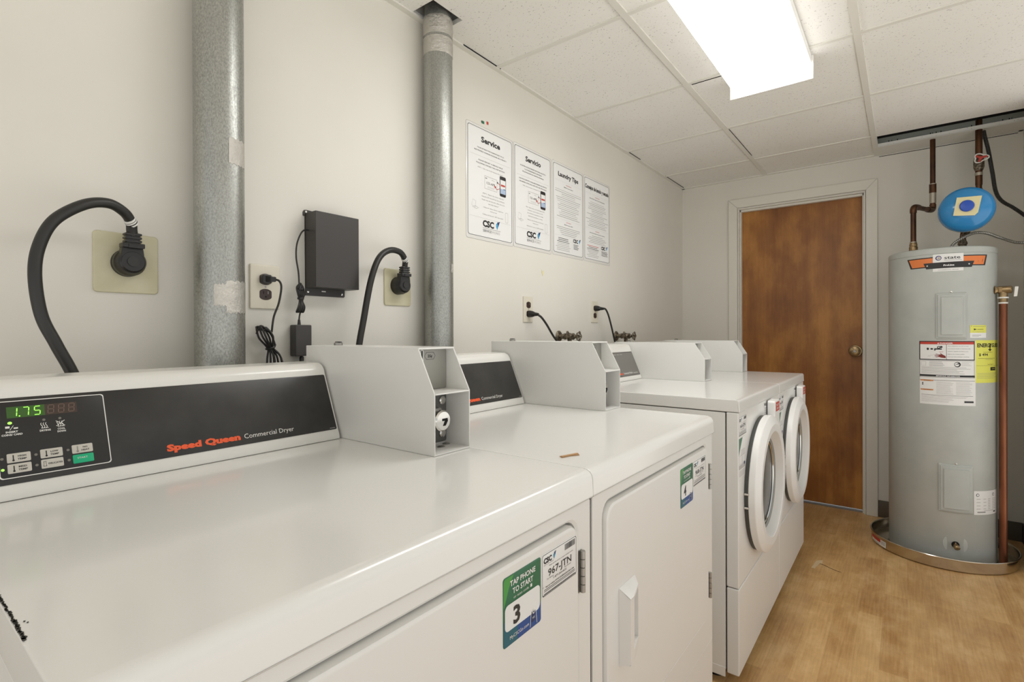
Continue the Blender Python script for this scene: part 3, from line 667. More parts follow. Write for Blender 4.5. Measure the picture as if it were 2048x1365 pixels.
    for za, zb_ in ((0.712, 0.779), (0.425, 0.492)):
        b = MB(); yh = ya+0.6365
        for k in range(5):
            l = (zb_-za)/5; b.cyl((FX+0.0045, yh, za+k*l+0.0006), (FX+0.0045, yh, za+(k+1)*l-0.0006), 0.0042, STEEL, 14)
        b.box(FX+0.0002, FX+0.0012, yh-0.007, yh+0.003, za, zb_, STEEL)
        b.build('hinge', dr, label='bare steel hinge')
    ms = lambda y, z: flat((FX+0.0062, y, z), (0, 1, 0), (0, 0, 1), (1, 0, 0))
    sticker_tap(ms(ya+0.430+dy, 0.722), num, dr, 'green and blue sticker with the number %s' % num)
    sticker_id(ms(ya+0.517+dy, 0.7505), code, dr, 'white machine number sticker with barcode')
    return t
dryer_a = dryer(0.078, 'nearest white dryer, its black keypad showing green 1.75', '3', '967-JTN', 0.0, True)
dryer_b = dryer(0.7505, 'white dryer with the number 4 sticker on its door, tan scrap on top', '4', '968-JTN', -0.022, False)

# ---------------------------------------------------------------- washers
WW = 0.645
def washer(ya, label, code):
    t = thing('commercial_washer', (0.55, ya+WW/2, 0), label, 'washing machine', 'white coin operated front load washers')
    b = MB(); b.box(0.195, 0.8655, ya+0.001, ya+WW-0.001, 0.052, 0.8710, ENAMEL2, 0.003)
    b.box(0.80, 0.8645, ya-0.0003, ya+0.003, 0.030, 0.060, ENAMEL2, 0.001)
    b.build('cabinet', t)
    b = MB(); b.box(0.8665, 0.8685, ya+0.006, ya+WW-0.006, 0.045, 0.865, DARKV)
    b.build('panel_seam', t)
    MB().box(0.8690, 0.905, ya, ya+WW, 0.3205, 0.8722, ENAMEL2, 0.003, 3).build('front_panel', t)
    MB().box(0.8690, 0.906, ya, ya+WW, 0.045, 0.3175, ENAMEL2, 0.004, 3).build('lower_panel', t)
    for x in (0.25, 0.82):
        for y in (ya+0.06, ya+WW-0.06):
            b = MB(); b.lathe([(0.024, 0), (0.024, 0.010), (0.012, 0.014), (0.012, 0.0515)], (x, y, 0), (0, 0, 1), RUBBER2, 20); b.build('foot', t)
    b = MB(); mp = flat((0, ya+WW, 0), (1, 0, 0), (0, 0, 1), (0, -1, 0))
    b.prism([(0.197, 0.8735), (0.908, 0.8735), (0.909, 0.875), (0.9075, 0.906), (0.9055, 0.9105), (0.901, 0.9127), (0.896, 0.913), (0.197, 0.913)], mp, 0, WW, ENAMEL, 0.003, 2)
    b.build('top_panel', t, angle=40)
    con = console_body(t, ya+0.012, ya+0.5435, 0.9133)
    mpan = flat((0.348+NV.x*0.0004, ya, 0.9342+NV.z*0.0004), (0, 1, 0), TV, NV)
    b = MB(); b.slab(rrect(0.034, -0.002, 0.536, 0.112, 0.003), mpan, 0, 0.0008, DARKW, 0.0004); m2 = mp_off(mpan, 0.0007)
    b.outline(rrect(0.036, 0.0, 0.534, 0.110, 0.003), mpan, 0.0012, 0.001, BINK)
    b.text('Speed Queen', 0.26, 0.0085, 0.009, m2, ORANGE, w=0.105, align='L', bold=0.045)
    b.text('Commercial Washer', 0.372, 0.0085, 0.0085, m2, WINK, w=0.092, align='L', bold=0.015); b.text('Energy Saving', 0.471, 0.0085, 0.0045, m2, WINK, w=0.045, align='L', bold=0.02)
    b.text('WASH  •  FULL  CYCLE', 0.34, 0.0985, 0.004, m2, WINK, w=0.085, align='L')
    b.build('control_panel', con, label='grey control panel', wn=False)
    coin_box(t, ya+0.550, 0.9133, 0.166, False)
    # round door
    yc, zc = ya+0.305, 0.590; ax = (1, 0, 0)
    b = MB(); b.lathe([(0.2345, 0.003), (0.2375, 0.005), (0.2375, 0.0225), (0.236, 0.025), (0.2115, 0.0365), (0.208, 0.0375), (0.184, 0.0370), (0.1815, 0.0355), (0.170, 0.010), (0.166, -0.006), (0.172, -0.0005)], (0.914, yc, zc), ax, PLASTIC, 96, close=True)
    dr = b.build('door', t, wn=False, angle=14)
    b = MB(); b.lathe([(0.2345, 0.0002), (0.2345, 0.0115), (0.18, 0.0115)], (0.9052, yc, zc), ax, GASK, 96); b.build('gasket', dr, wn=False)
    b = MB(); b.lathe([(0.1655, 0.004), (0.160, 0.010), (0.155, 0.004)], (0.916, yc, zc), ax, GASKL, 72, close=True)
    b.lathe([(0.150, 0.002), (0.1465, 0.005), (0.143, 0.002)], (0.9165, yc, zc), ax, CHROME, 72, close=True); b.build('inner_ring', dr, wn=False)
    b = MB(); b.lathe([(0.1655, 0.0), (0.150, 0.001), (0.12, 0.003), (0.07, 0.0045), (0.0, 0.005)], (0.9145, yc, zc), ax, GLASS, 72); b.build('glass', dr, label='dark round door glass', wn=False)
    b = MB(); y1_ = ya+0.405
    mk = flat((0.906, 0, 0), (0, 1, 0), (0, 0, 1), (1, 0, 0))
    b.slab(rrect(y1_, 0.755, y1_+0.085, 0.868, 0.010), mk, 0.004, 0.030, PLASTIC, 0.004)
    mh = mp_off(mk, 0.0303)
    b.poly(rrect(y1_+0.012, 0.828, y1_+0.078, 0.862, 0.003), mh, 0.0, RINK)
    b.text('PULL TO', y1_+0.044, 0.8475, 0.008, mh, WINK, w=0.048, bold=0.02); b.text('OPEN', y1_+0.042, 0.834, 0.008, mh, WINK, w=0.034, bold=0.02)
    b.build('handle', dr, label='white handle with red label')
    for z in (zc-0.032, zc+0.012):
        b = MB(); b.cyl((0.9065, yc-0.2365, z), (0.920, yc-0.2365, z), 0.004, CHROME, 12); b.build('hinge_pin', dr)
    # stickers
    mf = flat((0.9056, 0, 0), (0, 1, 0), (0, 0, 1), (1, 0, 0))
    sticker_id(flat((0.9052, ya+0.004, 0.796), (0, 1, 0), (0, 0, 1), (1, 0, 0)), code, t, 'white machine number sticker with barcode')
    b = MB(); mo = flat((0.9052, ya, 0), (0, 1, 0), (0, 0, 1), (1, 0, 0))
    b.slab(rrect(0.004, 0.664, 0.084, 0.792, 0.003), mo, 0, 0.0003, PAPER, 0.0002)
    b.poly([(0.005, 0.790), (0.05, 0.790), (0.018, 0.755), (0.005, 0.735)], mo, 0.0006, GREEN)
    for k in range(5): b.rect(0.03, 0.750-k*0.004, 0.08, 0.7512-k*0.004, mo, 0.0006, LINK)
    b.orect(0.01, 0.708, 0.076, 0.734, mo, 0.0006, 0.0008, LINK); b.rect(0.042, 0.712, 0.044, 0.731, mo, 0.0006, GINK)
    b.rect(0.006, 0.692, 0.08, 0.705, mo, 0.0006, LINK); b.rect(0.066, 0.700, 0.08, 0.709, mo, 0.0007, NAVYI)
    for k in range(5): b.rect(0.01, 0.685-k*0.004, 0.076, 0.6862-k*0.004, mo, 0.0006, LINK)
    b.build('instruction_sticker', t, label='white instruction sticker with green corner', wn=False)
    b = MB(); b.rect(0.372, 0.845, 0.418, 0.8625, mo, 0.0004, PAPER)
    b.rect(0.374, 0.852, 0.390, 0.861, mo, 0.0006, BINK); b.rect(0.394, 0.849, 0.398, 0.861, mo, 0.0006, BINK); b.rect(0.402, 0.849, 0.405, 0.861, mo, 0.0006, BINK); b.rect(0.409, 0.849, 0.416, 0.861, mo, 0.0006, GINK)
    for k in range(5): b.rect(0.38, 0.841-k*0.008, 0.384, 0.845-k*0.008, mo, 0.0006, GINK); b.rect(0.392, 0.841-k*0.008, 0.408, 0.8425-k*0.008, mo, 0.0006, GINK)
    b.build('cycle_sticker', t, label='small printed cycle list', wn=False)
    # caution print on the rim of the door
    b = MB()
    def rim(u, v_, h=0.0):
        a = 0.35+PI/2+(-u)/0.2385; R = 0.2386-(v_)*0.05+h
        return Vector((0.916+v_, yc-R*math.cos(a), zc+R*math.sin(a)))
    for k, (u0, u1) in enumerate(((0.0, 0.06), (0.0, 0.05), (0.0, 0.055))): b.rect(u0, 0.004+k*0.006, u1, 0.0048+k*0.006, rim, 0.0004, GINK, 8)
    b.text('CAUTION HOT', 0.03, 0.0085, 0.0035, rim, GINK, w=0.05)
    b.build('rim_print', dr, wn=False)
    return t
washer_a = washer(1.697, 'front load washer beside the number 4 dryer, its grey control panel visible', '665-JTN')
washer_b = washer(2.344, 'farthest front load washer, standing closest to the wooden door', '666-JTN')

# ---------------------------------------------------------------- posters
def poster(ya, za, name_, label, kind):
    w, h = 0.279, 0.428; mp = flat((0.0002, ya, za), (0, 1, 0), (0, 0, 1), (1, 0, 0)); q = 0.0016; m2 = mp_off(mp, 0.0011)
    b = MB(); b.slab(rrect(-0.008, -0.012, w+0.008, h+0.008, 0.010), mp, 0, 0.0006, FILM, 0.0002)
    b.rect(0.0, 0.0, w, h, mp, 0.0011, PAPER); b.outline(rrect(0.002, 0.002, w-0.002, h-0.002, 0.010), mp, q, 0.0017, BINK)
    b.outline(rrect(-0.0075, -0.0115, w+0.0075, h+0.0075, 0.010), mp, 0.0009, 0.0007, GINK)
    if kind < 2:
        es = kind == 1
        b.text('Servicio' if es else 'Service', w/2, h-0.054, 0.022, m2, BINK, w=0.118, bold=0.035)
        T1 = ['SU SATISFACCION ES IMPORTANTE PARA NOSOTROS', 'Y EL FUNCIONAMIENTO APROPIADO', 'DE LAS MAQUINAS ES NUESTRA PRIORIDAD'] if es else ['YOUR SATISFACTION IS IMPORTANT TO US', 'AND PROPERLY WORKING MACHINES ARE A PRIORITY']
        for k, s in enumerate(T1): b.text(s, w/2, h-0.082-k*0.012, 0.0052, m2, BINK, w=min(0.23, len(s)*0.0046))
        b.rect(0.015, h-0.112-(0.012 if es else 0), w-0.015, h-0.1114-(0.012 if es else 0), mp, q, LINK)
        T2 = ['POR FAVOR, REPORTE CUALQUIER PROBLEMA DEL SERVICIO', 'SIGUIENDO ESTE FACIL METODO DE DOS PASOS'] if es else ['PLEASE REPORT A SERVICE ISSUE', 'FOLLOWING THE EASY TWO STEP METHOD']
        for k, s in enumerate(T2): b.text(s, w/2, h-0.130-k*0.012-(0.01 if es else 0), 0.0052, m2, BINK, w=min(0.215, len(s)*0.0052))
        b.text('PASO 1. Anote el numero de identificacion de la maquina' if es else 'STEP 1. Take note of the machine ID number', w/2, h-0.158-(0.008 if es else 0), 0.004, m2, GINK, w=0.16)
        # card with code and phone
        b.orect(0.10, h-0.232, 0.178, h-0.182, mp, q, 0.0008, GINK)
        b.text('CSC', 0.104, h-0.192, 0.004, m2, BINK, w=0.012, align='L', bold=0.03); b.text('Service', 0.145, h-0.192, 0.003, m2, GINK, w=0.018, align='L')
        b.text('123-APP', 0.139, h-0.212, 0.0095, m2, BINK, w=0.052); b.rect(0.118, h-0.222, 0.16, h-0.2212, mp, q, LINK); b.rect(0.118, h-0.226, 0.16, h-0.2252, mp, q, LINK)
        b.slab(rrect(0.196, h-0.243, 0.236, h-0.160, 0.006), mp, 0.0011, 0.0018, BINK, 0.0002); mq = mp_off(mp, 0.0008)
        b.rect(0.199, h-0.232, 0.233, h-0.175, mq, 0.0014, PAPER); b.rect(0.199, h-0.232, 0.233, h-0.212, mq, 0.0016, mat('phone_screen_blue', rgb(170, 188, 212), 0.4))
        b.rect(0.202, h-0.201, 0.230, h-0.194, mq, 0.0017, RINK); b.rect(0.219, h-0.213, 0.231, h-0.210, mq, 0.0018, NAVY)
        for p_, q_ in (((0.178, h-0.192), (0.197, h-0.198)), ((0.176, h-0.222), (0.195, h-0.214)), ((0.166, h-0.214), (0.176, h-0.222))): b.line(p_, q_, 0.0018, mp, 0.0026, RINK)
        b.poly([(0.160, h-0.208), (0.172, h-0.212), (0.164, h-0.219)], mp, 0.0026, RINK); b.poly([(0.178, h-0.188), (0.178, h-0.196), (0.186, h-0.194)], mp, 0.0026, BINK)
        L3 = ['PASO 2.  Reporte su peticion de servicio de la siguiente manera:'] if es else ['STEP 2.  Report the service issue by:']
        L3 += ['Utilizando nuestro sistema en CSC', 'ServiceWorks, escaneando el codigo,', 'seleccione el problema y someta'] if es else ['Using the CSC ServiceWorks Service Request.', 'Simply scan the barcode, select the issue', 'and click "Submit"']
        for k, s in enumerate(L3): b.text(s, 0.155, h-0.255-k*0.0125, 0.0045, m2, GINK, w=min(0.145, len(s)*0.0036))
        for k, s in enumerate(['Utilizando nuestro formulario de servicio en', 'www.csc.com'] if es else ['Using our online service request at', 'www.csc.com']): b.text(s, 0.155, h-0.309-k*0.011, 0.0045, m2, GINK, w=min(0.125, len(s)*0.0038))
        b.text('Llamando sin costo al 1-877-264-6622' if es else 'Calling toll free at 1-877-264-6622', 0.152, h-0.337, 0.0045, m2, GINK, w=0.13)
        # laptop and handset sketches
        b.outline([(0.022, h-0.312), (0.030, h-0.288), (0.048, h-0.292), (0.044, h-0.318)], mp, q, 0.0006, GINK); b.outline([(0.026, h-0.318), (0.050, h-0.322), (0.066, h-0.316), (0.044, h-0.312)], mp, q, 0.0008, BINK)
        b.outline(rrect(0.232, h-0.347, 0.250, h-0.305, 0.006), mp, q, 0.0007, GINK)
        b.rect(0.012, h-0.352, w-0.012, h-0.3514, mp, q, LINK)
        csc_logo(b, 0.088, h-0.383, 0.112, m2)
    else:
        es = kind == 3
        b.text('Consejos de lavado y secado' if es else 'Laundry Tips', w/2, h-0.056, 0.021, m2, BINK, w=0.262 if es else 0.19, bold=0.035)
        b.rect(0.012, h-0.078, w-0.012, h-0.0776, mp, q, LINK)
        b.text('LAVADORA' if es else 'WASHING', w/2, h-0.092, 0.005, m2, RINK, w=0.05); b.text('Instrucciones para el uso de la lavadora' if es else 'Before you start', w/2, h-0.104, 0.0045, m2, BINK, w=0.17 if es else 0.085, bold=0.02)
        y = h-0.122; k = 0; rnd = random.Random(kind)
        while y > h-0.255:
            ww = rnd.uniform(0.12, 0.25); b.rect(w/2-ww/2, y, w/2+ww/2, y+0.0019, mp, q, GINK if k % 3 else LINK); y -= 0.0088 if k % 2 else 0.0095; k += 1
        b.rect(0.012, h-0.262, w-0.012, h-0.2616, mp, q, LINK)
        b.text('SECADORA' if es else 'DRYING', w/2, h-0.274, 0.005, m2, RINK, w=0.045); b.text('Instrucciones para el uso de la secadora' if es else 'Before you start', w/2, h-0.286, 0.0045, m2, BINK, w=0.17 if es else 0.08, bold=0.02)
        y = h-0.300
        for k in range(5): ww = rnd.uniform(0.1, 0.22); b.rect(w/2-ww/2, y, w/2+ww/2, y+0.0019, mp, q, GINK); y -= 0.0088
        b.rect(0.012, h-0.342, w-0.012, h-0.3416, mp, q, LINK); b.rect(0.172, 0.012, 0.1725, h-0.346, mp, q, LINK)
        for k in range(8):
            ww = rnd.uniform(0.09, 0.14); b.rect(0.09-ww/2, h-0.355-k*0.0082, 0.09+ww/2, h-0.3525-k*0.0082, mp, q, (RINK if (k == 0 and es) else BINK) if k < 3 else LINK)
        csc_logo(b, 0.182, h-0.360, 0.078, m2, False)
        for k in range(4): b.rect(0.186, h-0.372-k*0.007, 0.186+rnd.uniform(0.04, 0.075), h-0.3695-k*0.007, mp, q, BINK)
    return tag(b.build(name_, wn=False, org=(0.0002, ya+w/2, za)), label, 'poster', 'laminated notices on the wall')
PZ = 1.5055
poster(1.441, PZ-0.003, 'poster', 'laminated white notice headed Service, nearest the duct', 0)
poster(1.737, PZ, 'poster', 'laminated white notice headed Servicio', 1)
poster(2.039, PZ+0.004, 'poster', 'laminated white notice headed Laundry Tips', 2)
poster(2.337, PZ+0.006, 'poster', 'laminated notice headed Consejos de lavado y secado, farthest from the ducts', 3)
mp = flat((0.0003, 0, 0), (0, 1, 0), (0, 0, 1), (1, 0, 0))
b = MB(); b.slab(rrect(1.528, 1.951, 1.542, 1.962, 0.001, 2), mp, 0, 0.0004, GREEN, 0.0001); b.rect(1.524, 1.952, 1.5275, 1.961, mp, 0.0005, BINK)
tag(b.build('wall_sticker', wn=False, org=(0.0003, 1.534, 1.951)), 'tiny green sticker remnant on the wall above the Service notice', 'sticker', 'sticker remnants above the notices')
b = MB(); b.slab(rrect(1.556, 1.956, 1.568, 1.968, 0.001, 2), mp, 0, 0.0004, RINK, 0.0001)
tag(b.build('wall_sticker', wn=False, org=(0.0003, 1.562, 1.956)), 'tiny red sticker remnant on the wall above the Service notice', 'sticker', 'sticker remnants above the notices')
b = MB(); b.prism([(1.940, 1.414), (1.947, 1.405), (1.957, 1.413), (1.955, 1.395), (1.950, 1.386), (1.943, 1.398)], mp, 0, 0.001, MASKT)
tag(b.build('tape_scrap', wn=False, org=(0.0003, 1.949, 1.386)), 'torn yellowed tape scrap stuck on the wall below the notices', 'tape')

# ---------------------------------------------------------------- heavy dryer outlets with angled plugs
def range_outlet(y0, y1, z0, z1, yc, zc, label):
    t = thing('wall_outlet', (0, (y0+y1)/2, (z0+z1)/2), label, 'wall outlet', 'almond dryer outlets')
    mp = flat((0.0002, 0, 0), (0, 1, 0), (0, 0, 1), (1, 0, 0))
    MB().slab(rrect(y0, z0, y1, z1, 0.008), mp, 0, 0.005, ALMOND, 0.003).build('plate', t)
    b = MB(); b.lathe([(0.029, 0.0052), (0.029, 0.0105), (0.0, 0.0105)], (0.0, yc, zc), (1, 0, 0), RUBBER2, 40); b.build('receptacle', t, label='round black receptacle')
    return t
range_outlet(0.309, 0.424, 1.214, 1.341, 0.366, 1.2775, 'almond square dryer outlet plate left of the widest duct')
range_outlet(1.046, 1.156, 1.216, 1.335, 1.098, 1.281, 'almond square dryer outlet plate between the black box and the second duct')
def power_cord(yc, zc, pts, r, tagi, machine):
    b = MB(); b.tube(pts, r, RUBBER, 16, 10); t = b.build('power_cord', machine, label='thick black power cord', wn=False)
    b = MB(); b.lathe([(0.0285, 0.0107), (0.0285, 0.026), (0.026, 0.030), (0.025, 0.040), (0.022, 0.044), (0.020, 0.0455)], (0.0, yc, zc), (1, 0, 0), RUBBER2, 40)
    b.lathe([(0.0105, 0.0455), (0.0105, 0.0475), (0.0, 0.0475)], (0.0, yc, zc), (1, 0, 0), RUBBER, 24)
    mpp = flat((0.024, 0, 0), (0, 1, 0), (0, 0, 1), (1, 0, 0))
    b.prism([(yc-0.022, zc), (yc+0.022, zc), (yc+0.0185, zc+0.030), (yc-0.0185, zc+0.030)], mpp, 0, 0.021, RUBBER2, 0.003)
    b.box(0.026, 0.052, yc-0.0195, yc+0.0195, zc+0.028, zc+0.038, RUBBER2, 0.002); b.box(0.050, 0.0535, yc-0.010, yc+0.0165, zc+0.0275, zc+0.036, RUBBER2, 0.001)
    for k in range(3): b.box(0.0285+k*0.0004, 0.0505, yc-0.0145, yc+0.0145, zc+0.0395+k*0.0072, zc+0.0445+k*0.0072, RUBBER2, 0.0015)
    b.box(0.031, 0.048, yc-0.012, yc+0.012, zc+0.037, zc+0.060, RUBBER2, 0.002)
    b.build('plug', t)
    i = tagi; P0_, P1_ = Vector(pts[i]), Vector(pts[i+1]); d = (P1_-P0_).normalized(); c = P0_
    b = MB(); b.cyl(c-d*0.007, c+d*0.007, r*1.09, WINK, 20); b.cyl(c-d*0.0035, c-d*0.0015, r*1.12, BINK, 20); b.cyl(c+d*0.002, c+d*0.003, r*1.12, BINK, 20); b.build('cord_label', t, label='white wrap label', wn=False)
    return t
power_cord(0.366, 1.2775, [(0.040, 0.366, 1.333), (0.044, 0.364, 1.343), (0.052, 0.360, 1.358), (0.064, 0.345, 1.374), (0.078, 0.316, 1.3835), (0.09, 0.277, 1.372), (0.1, 0.232, 1.334), (0.105, 0.210, 1.285), (0.11, 0.203, 1.231), (0.11, 0.211, 1.161), (0.11, 0.231, 1.108), (0.11, 0.257, 1.043), (0.11, 0.275, 0.96)], 0.0098, 2,
           dryer_a)
power_cord(1.098, 1.281, [(0.040, 1.098, 1.336), (0.044, 1.096, 1.345), (0.052, 1.089, 1.362), (0.062, 1.060, 1.381), (0.072, 1.010, 1.379), (0.08, 0.965, 1.348), (0.088, 0.930, 1.278), (0.09, 0.903, 1.165), (0.09, 0.886, 1.08), (0.09, 0.880, 0.97)], 0.0092, 2,
           dryer_b)

# ---------------------------------------------------------------- duplex outlets
def duplex(yc, zc, label, w=0.070, h=0.114, m=IVORY):
    t = thing('wall_outlet', (0, yc, zc), label, 'wall outlet', 'duplex wall outlets')
    mp = flat((0.0002, yc, zc), (0, 1, 0), (0, 0, 1), (1, 0, 0))
    b = MB(); b.slab(rrect(-w/2, -h/2, w/2, h/2, 0.003), mp, 0, 0.006, m, 0.0035); b.disc(0, 0, 0.0026, mp, 0.0063, STEEL, 12); b.build('plate', t)
    for s in (-1, 1):
        b = MB(); zz = s*0.0195
        pts = [(0.0165*max(-0.82, min(0.82, math.cos(a))) / 0.82 * 0.95, zz+0.0145*math.sin(a)) for a in [2*PI*i/28 for i in range(28)]]
        b.slab(pts, mp, 0.004, 0.0072, BROWNP, 0.0006)
        for u in (-0.006, 0.006): b.rect(u-0.001, zz+0.001, u+0.001, zz+0.0085, mp, 0.0075, DARKV if u < 0 else GINK)
        b.disc(0, zz-0.006, 0.0022, mp, 0.0075, DARKV, 12)
        b.build('receptacle', t, label='brown receptacle')
    return t
duplex(0.663, 1.2475, 'ivory duplex outlet beside the widest duct, one plug in its top socket', 0.078, 0.114)
duplex(1.830, 1.229, 'ivory duplex outlet above the dryer numbered 4, plug in the lower socket')
duplex(2.439, 1.236, 'ivory duplex outlet nearest the corner, plug in the upper socket')
def small_plug(b, yc, zc, x0=0.0078, flip=1):
    mp = flat((x0, yc, zc), (0, 1, 0), (0, 0, 1), (1, 0, 0))
    b.slab(rrect(-0.013, -0.0115, 0.013, 0.0115, 0.006), mp, 0, 0.014, RUBBER2, 0.003)
    b.hexa([(x0+0.010, yc-0.010, zc-0.008), (x0+0.024, yc+0.004, zc-0.007), (x0+0.024, yc+0.018, zc-0.007), (x0+0.010, yc+0.011, zc-0.008),
            (x0+0.010, yc-0.010, zc+0.008), (x0+0.024, yc+0.004, zc+0.006), (x0+0.024, yc+0.018, zc+0.006), (x0+0.010, yc+0.011, zc+0.008)], RUBBER2, 0.002)
def straight_plug(b, yc, zc, x0=0.0078, dz=-0.0):
    b.lathe([(0.0145, 0.0), (0.0150, 0.006), (0.0135, 0.018), (0.0105, 0.026), (0.0085, 0.030)], (x0, yc, zc), (1, 0.12, dz), RUBBER2, 24)
    b.lathe([(0.0078, 0.029), (0.0085, 0.033), (0.0075, 0.038), (0.006, 0.048), (0.0, 0.048)], (x0, yc, zc), (1, 0.12, dz), RUBBER2, 20)
for yc, zc, pts, lb in ((1.830, 1.2095, [(0.052, 1.836, 1.2045), (0.062, 1.850, 1.192), (0.066, 1.885, 1.160), (0.064, 1.935, 1.115), (0.06, 2.000, 1.065), (0.06, 2.05, 1.00)], washer_a),
                        (2.439, 1.2555, [(0.052, 2.446, 1.2545), (0.060, 2.460, 1.247), (0.064, 2.482, 1.215), (0.066, 2.510, 1.160), (0.066, 2.545, 1.09), (0.066, 2.57, 1.03), (0.066, 2.58, 0.97)], washer_b)):
    t = MB().tube(pts, 0.0048, RUBBER, 10, 10).build('power_cord', lb, label='black power cord', wn=False)
    b = MB(); straight_plug(b, yc, zc, 0.0078, -0.08); b.build('plug', t)
# adapter cord with its bundled slack
t = thing('power_adapter', (0.02, 0.75, 1.06), 'black power brick below the wall box, with bundled black leads', 'power adapter')
b = MB(); small_plug(b, 0.661, 1.267); b.build('plug', t)
MB().tube([(0.028, 0.676, 1.267), (0.036, 0.684, 1.262), (0.040, 0.687, 1.245), (0.036, 0.682, 1.205), (0.030, 0.672, 1.170), (0.026, 0.668, 1.130)], 0.0027, RUBBER, 8, 8).build('mains_cord', t, wn=False)
b = MB(); rr = random.Random(3)
A0, A1 = Vector((0.024, 0.644, 1.146)), Vector((0.026, 0.676, 1.062))
for k in range(7):
    o = Vector((0.004*(k % 3)-0.002, 0.0035*(k-3), 0.002*(k % 2)))
    f = 0.6+0.16*(k % 4)
    b.tube([A0+o*f+Vector((0, -0.002, -0.012)), A0+o*0.9+Vector((0, 0.003*(k-3)*.4, -0.001-0.001*k)), A0.lerp(A1, 0.35)+o*1.7, A0.lerp(A1, 0.68)+o*0.7, A1+o*1.2+Vector((0, 0.002*(k-3), 0)), A1+o*1.4+Vector((0, 0.004*(k-2), -0.07))], 0.0025, RUBBER, 7, 6)
b.tube([A0+Vector((0, -0.014, -0.020)), A0+Vector((0.004, -0.006, 0.0)), A0+Vector((0.006, 0.008, -0.008)), A0+Vector((0.006, 0.022, -0.024)), A0.lerp(A1, 0.6)+Vector((0.006, 0.012, 0))], 0.0025, RUBBER, 7, 6)
c = A0.lerp(A1, 0.66); b.lathe([(0.0125, -0.002), (0.0132, 0), (0.0125, 0.002)], c, (0, 0.35, -0.94), RUBBER2, 18)
b.build('cord_bundle', t, wn=False)
# power adapter hanging from the enclosure
b = MB(); b.box(0.004, 0.034, 0.729, 0.776, 1.066, 1.150, BOXBLK, 0.003); b.build('brick', t)
b = MB(); b.tube([(0.018, 0.748, 1.151), (0.018, 0.748, 1.163), (0.019, 0.750, 1.180), (0.022, 0.754, 1.195)], 0.0022, RUBBER, 8, 6); b.build('lead', t, wn=False)
b = MB(); b.lathe([(0.0045, 0.0), (0.0035, 0.010), (0.003, 0.014)], (0.018, 0.748, 1.1505), (0, 0, 1), RUBBER, 14); b.build('strain_relief', t, wn=False)
b = MB()
b.tube([(0.030, 0.742, 1.255), (0.030, 0.740, 1.29), (0.028, 0.735, 1.33), (0.026, 0.738, 1.365), (0.024, 0.750, 1.395), (0.022, 0.762, 1.408), (0.022, 0.774, 1.410)], 0.0022, RUBBER, 8, 8)
b.build('lead', t, wn=False)
b = MB(); b.lathe([(0.006, 0.0), (0.006, 0.018), (0.004, 0.022)], (0.018, 0.755, 1.043), (0, 0, 1), RUBBER, 14); b.build('strain_relief', t, wn=False)
b = MB()
for k in range(5):
    yy = 0.736+0.0045*k; b.tube([(0.026+0.003*(k % 2), 0.747, 1.262), (0.032, yy-0.002, 1.250), (0.034, yy, 1.232), (0.028, 0.748+0.002*(k-2), 1.215), (0.032, yy+0.002, 1.198), (0.027, yy, 1.184), (0.024, 0.750, 1.193)], 0.0024, RUBBER, 7, 6)
b.lathe([(0.008, -0.003), (0.0088, 0), (0.008, 0.003)], (0.030, 0.746, 1.221), (0, 0, 1), RUBBER2, 16)
b.lathe([(0.010, -0.002), (0.0105, 0), (0.010, 0.002)], (0.030, 0.745, 1.246), (0, 0, 1), RUBBER2, 16)
b.build('lead_bundle', t, wn=False)
# black enclosure
t = thing('router_box', (0, 0.845, 1.25), 'flat black metal box screwed to the wall between the two ducts', 'wall box')
MB().box(0.004, 0.055, 0.776, 0.914, 1.253, 1.460, BOXBLK, 0.0015).build('cover', t)
b = MB(); mp = flat((0.0003, 0, 0), (0, 1, 0), (0, 0, 1), (1, 0, 0))
b.prism([(0.776, 1.232), (0.898, 1.232), (0.901, 1.235), (0.901, 1.256), (0.912, 1.256), (0.912, 1.4625), (0.780, 1.4695), (0.773, 1.468), (0.770, 1.462), (0.770, 1.452), (0.775, 1.452)], mp, 0, 0.003, BOXBLK, 0.0005)
b.rect(0.825, 1.2445, 0.838, 1.2475, mp, 0.0035, WINK)
b.build('mounting_plate', t)
for y, z in ((0.778, 1.4635), (0.783, 1.243), (0.890, 1.241)):
    b = MB(); b.lathe([(0.0035, 0.0032), (0.003, 0.0048), (0.0, 0.0052)], (0, y, z), (1, 0, 0), CHROME, 14); b.build('screw', t, label='bright screw head')

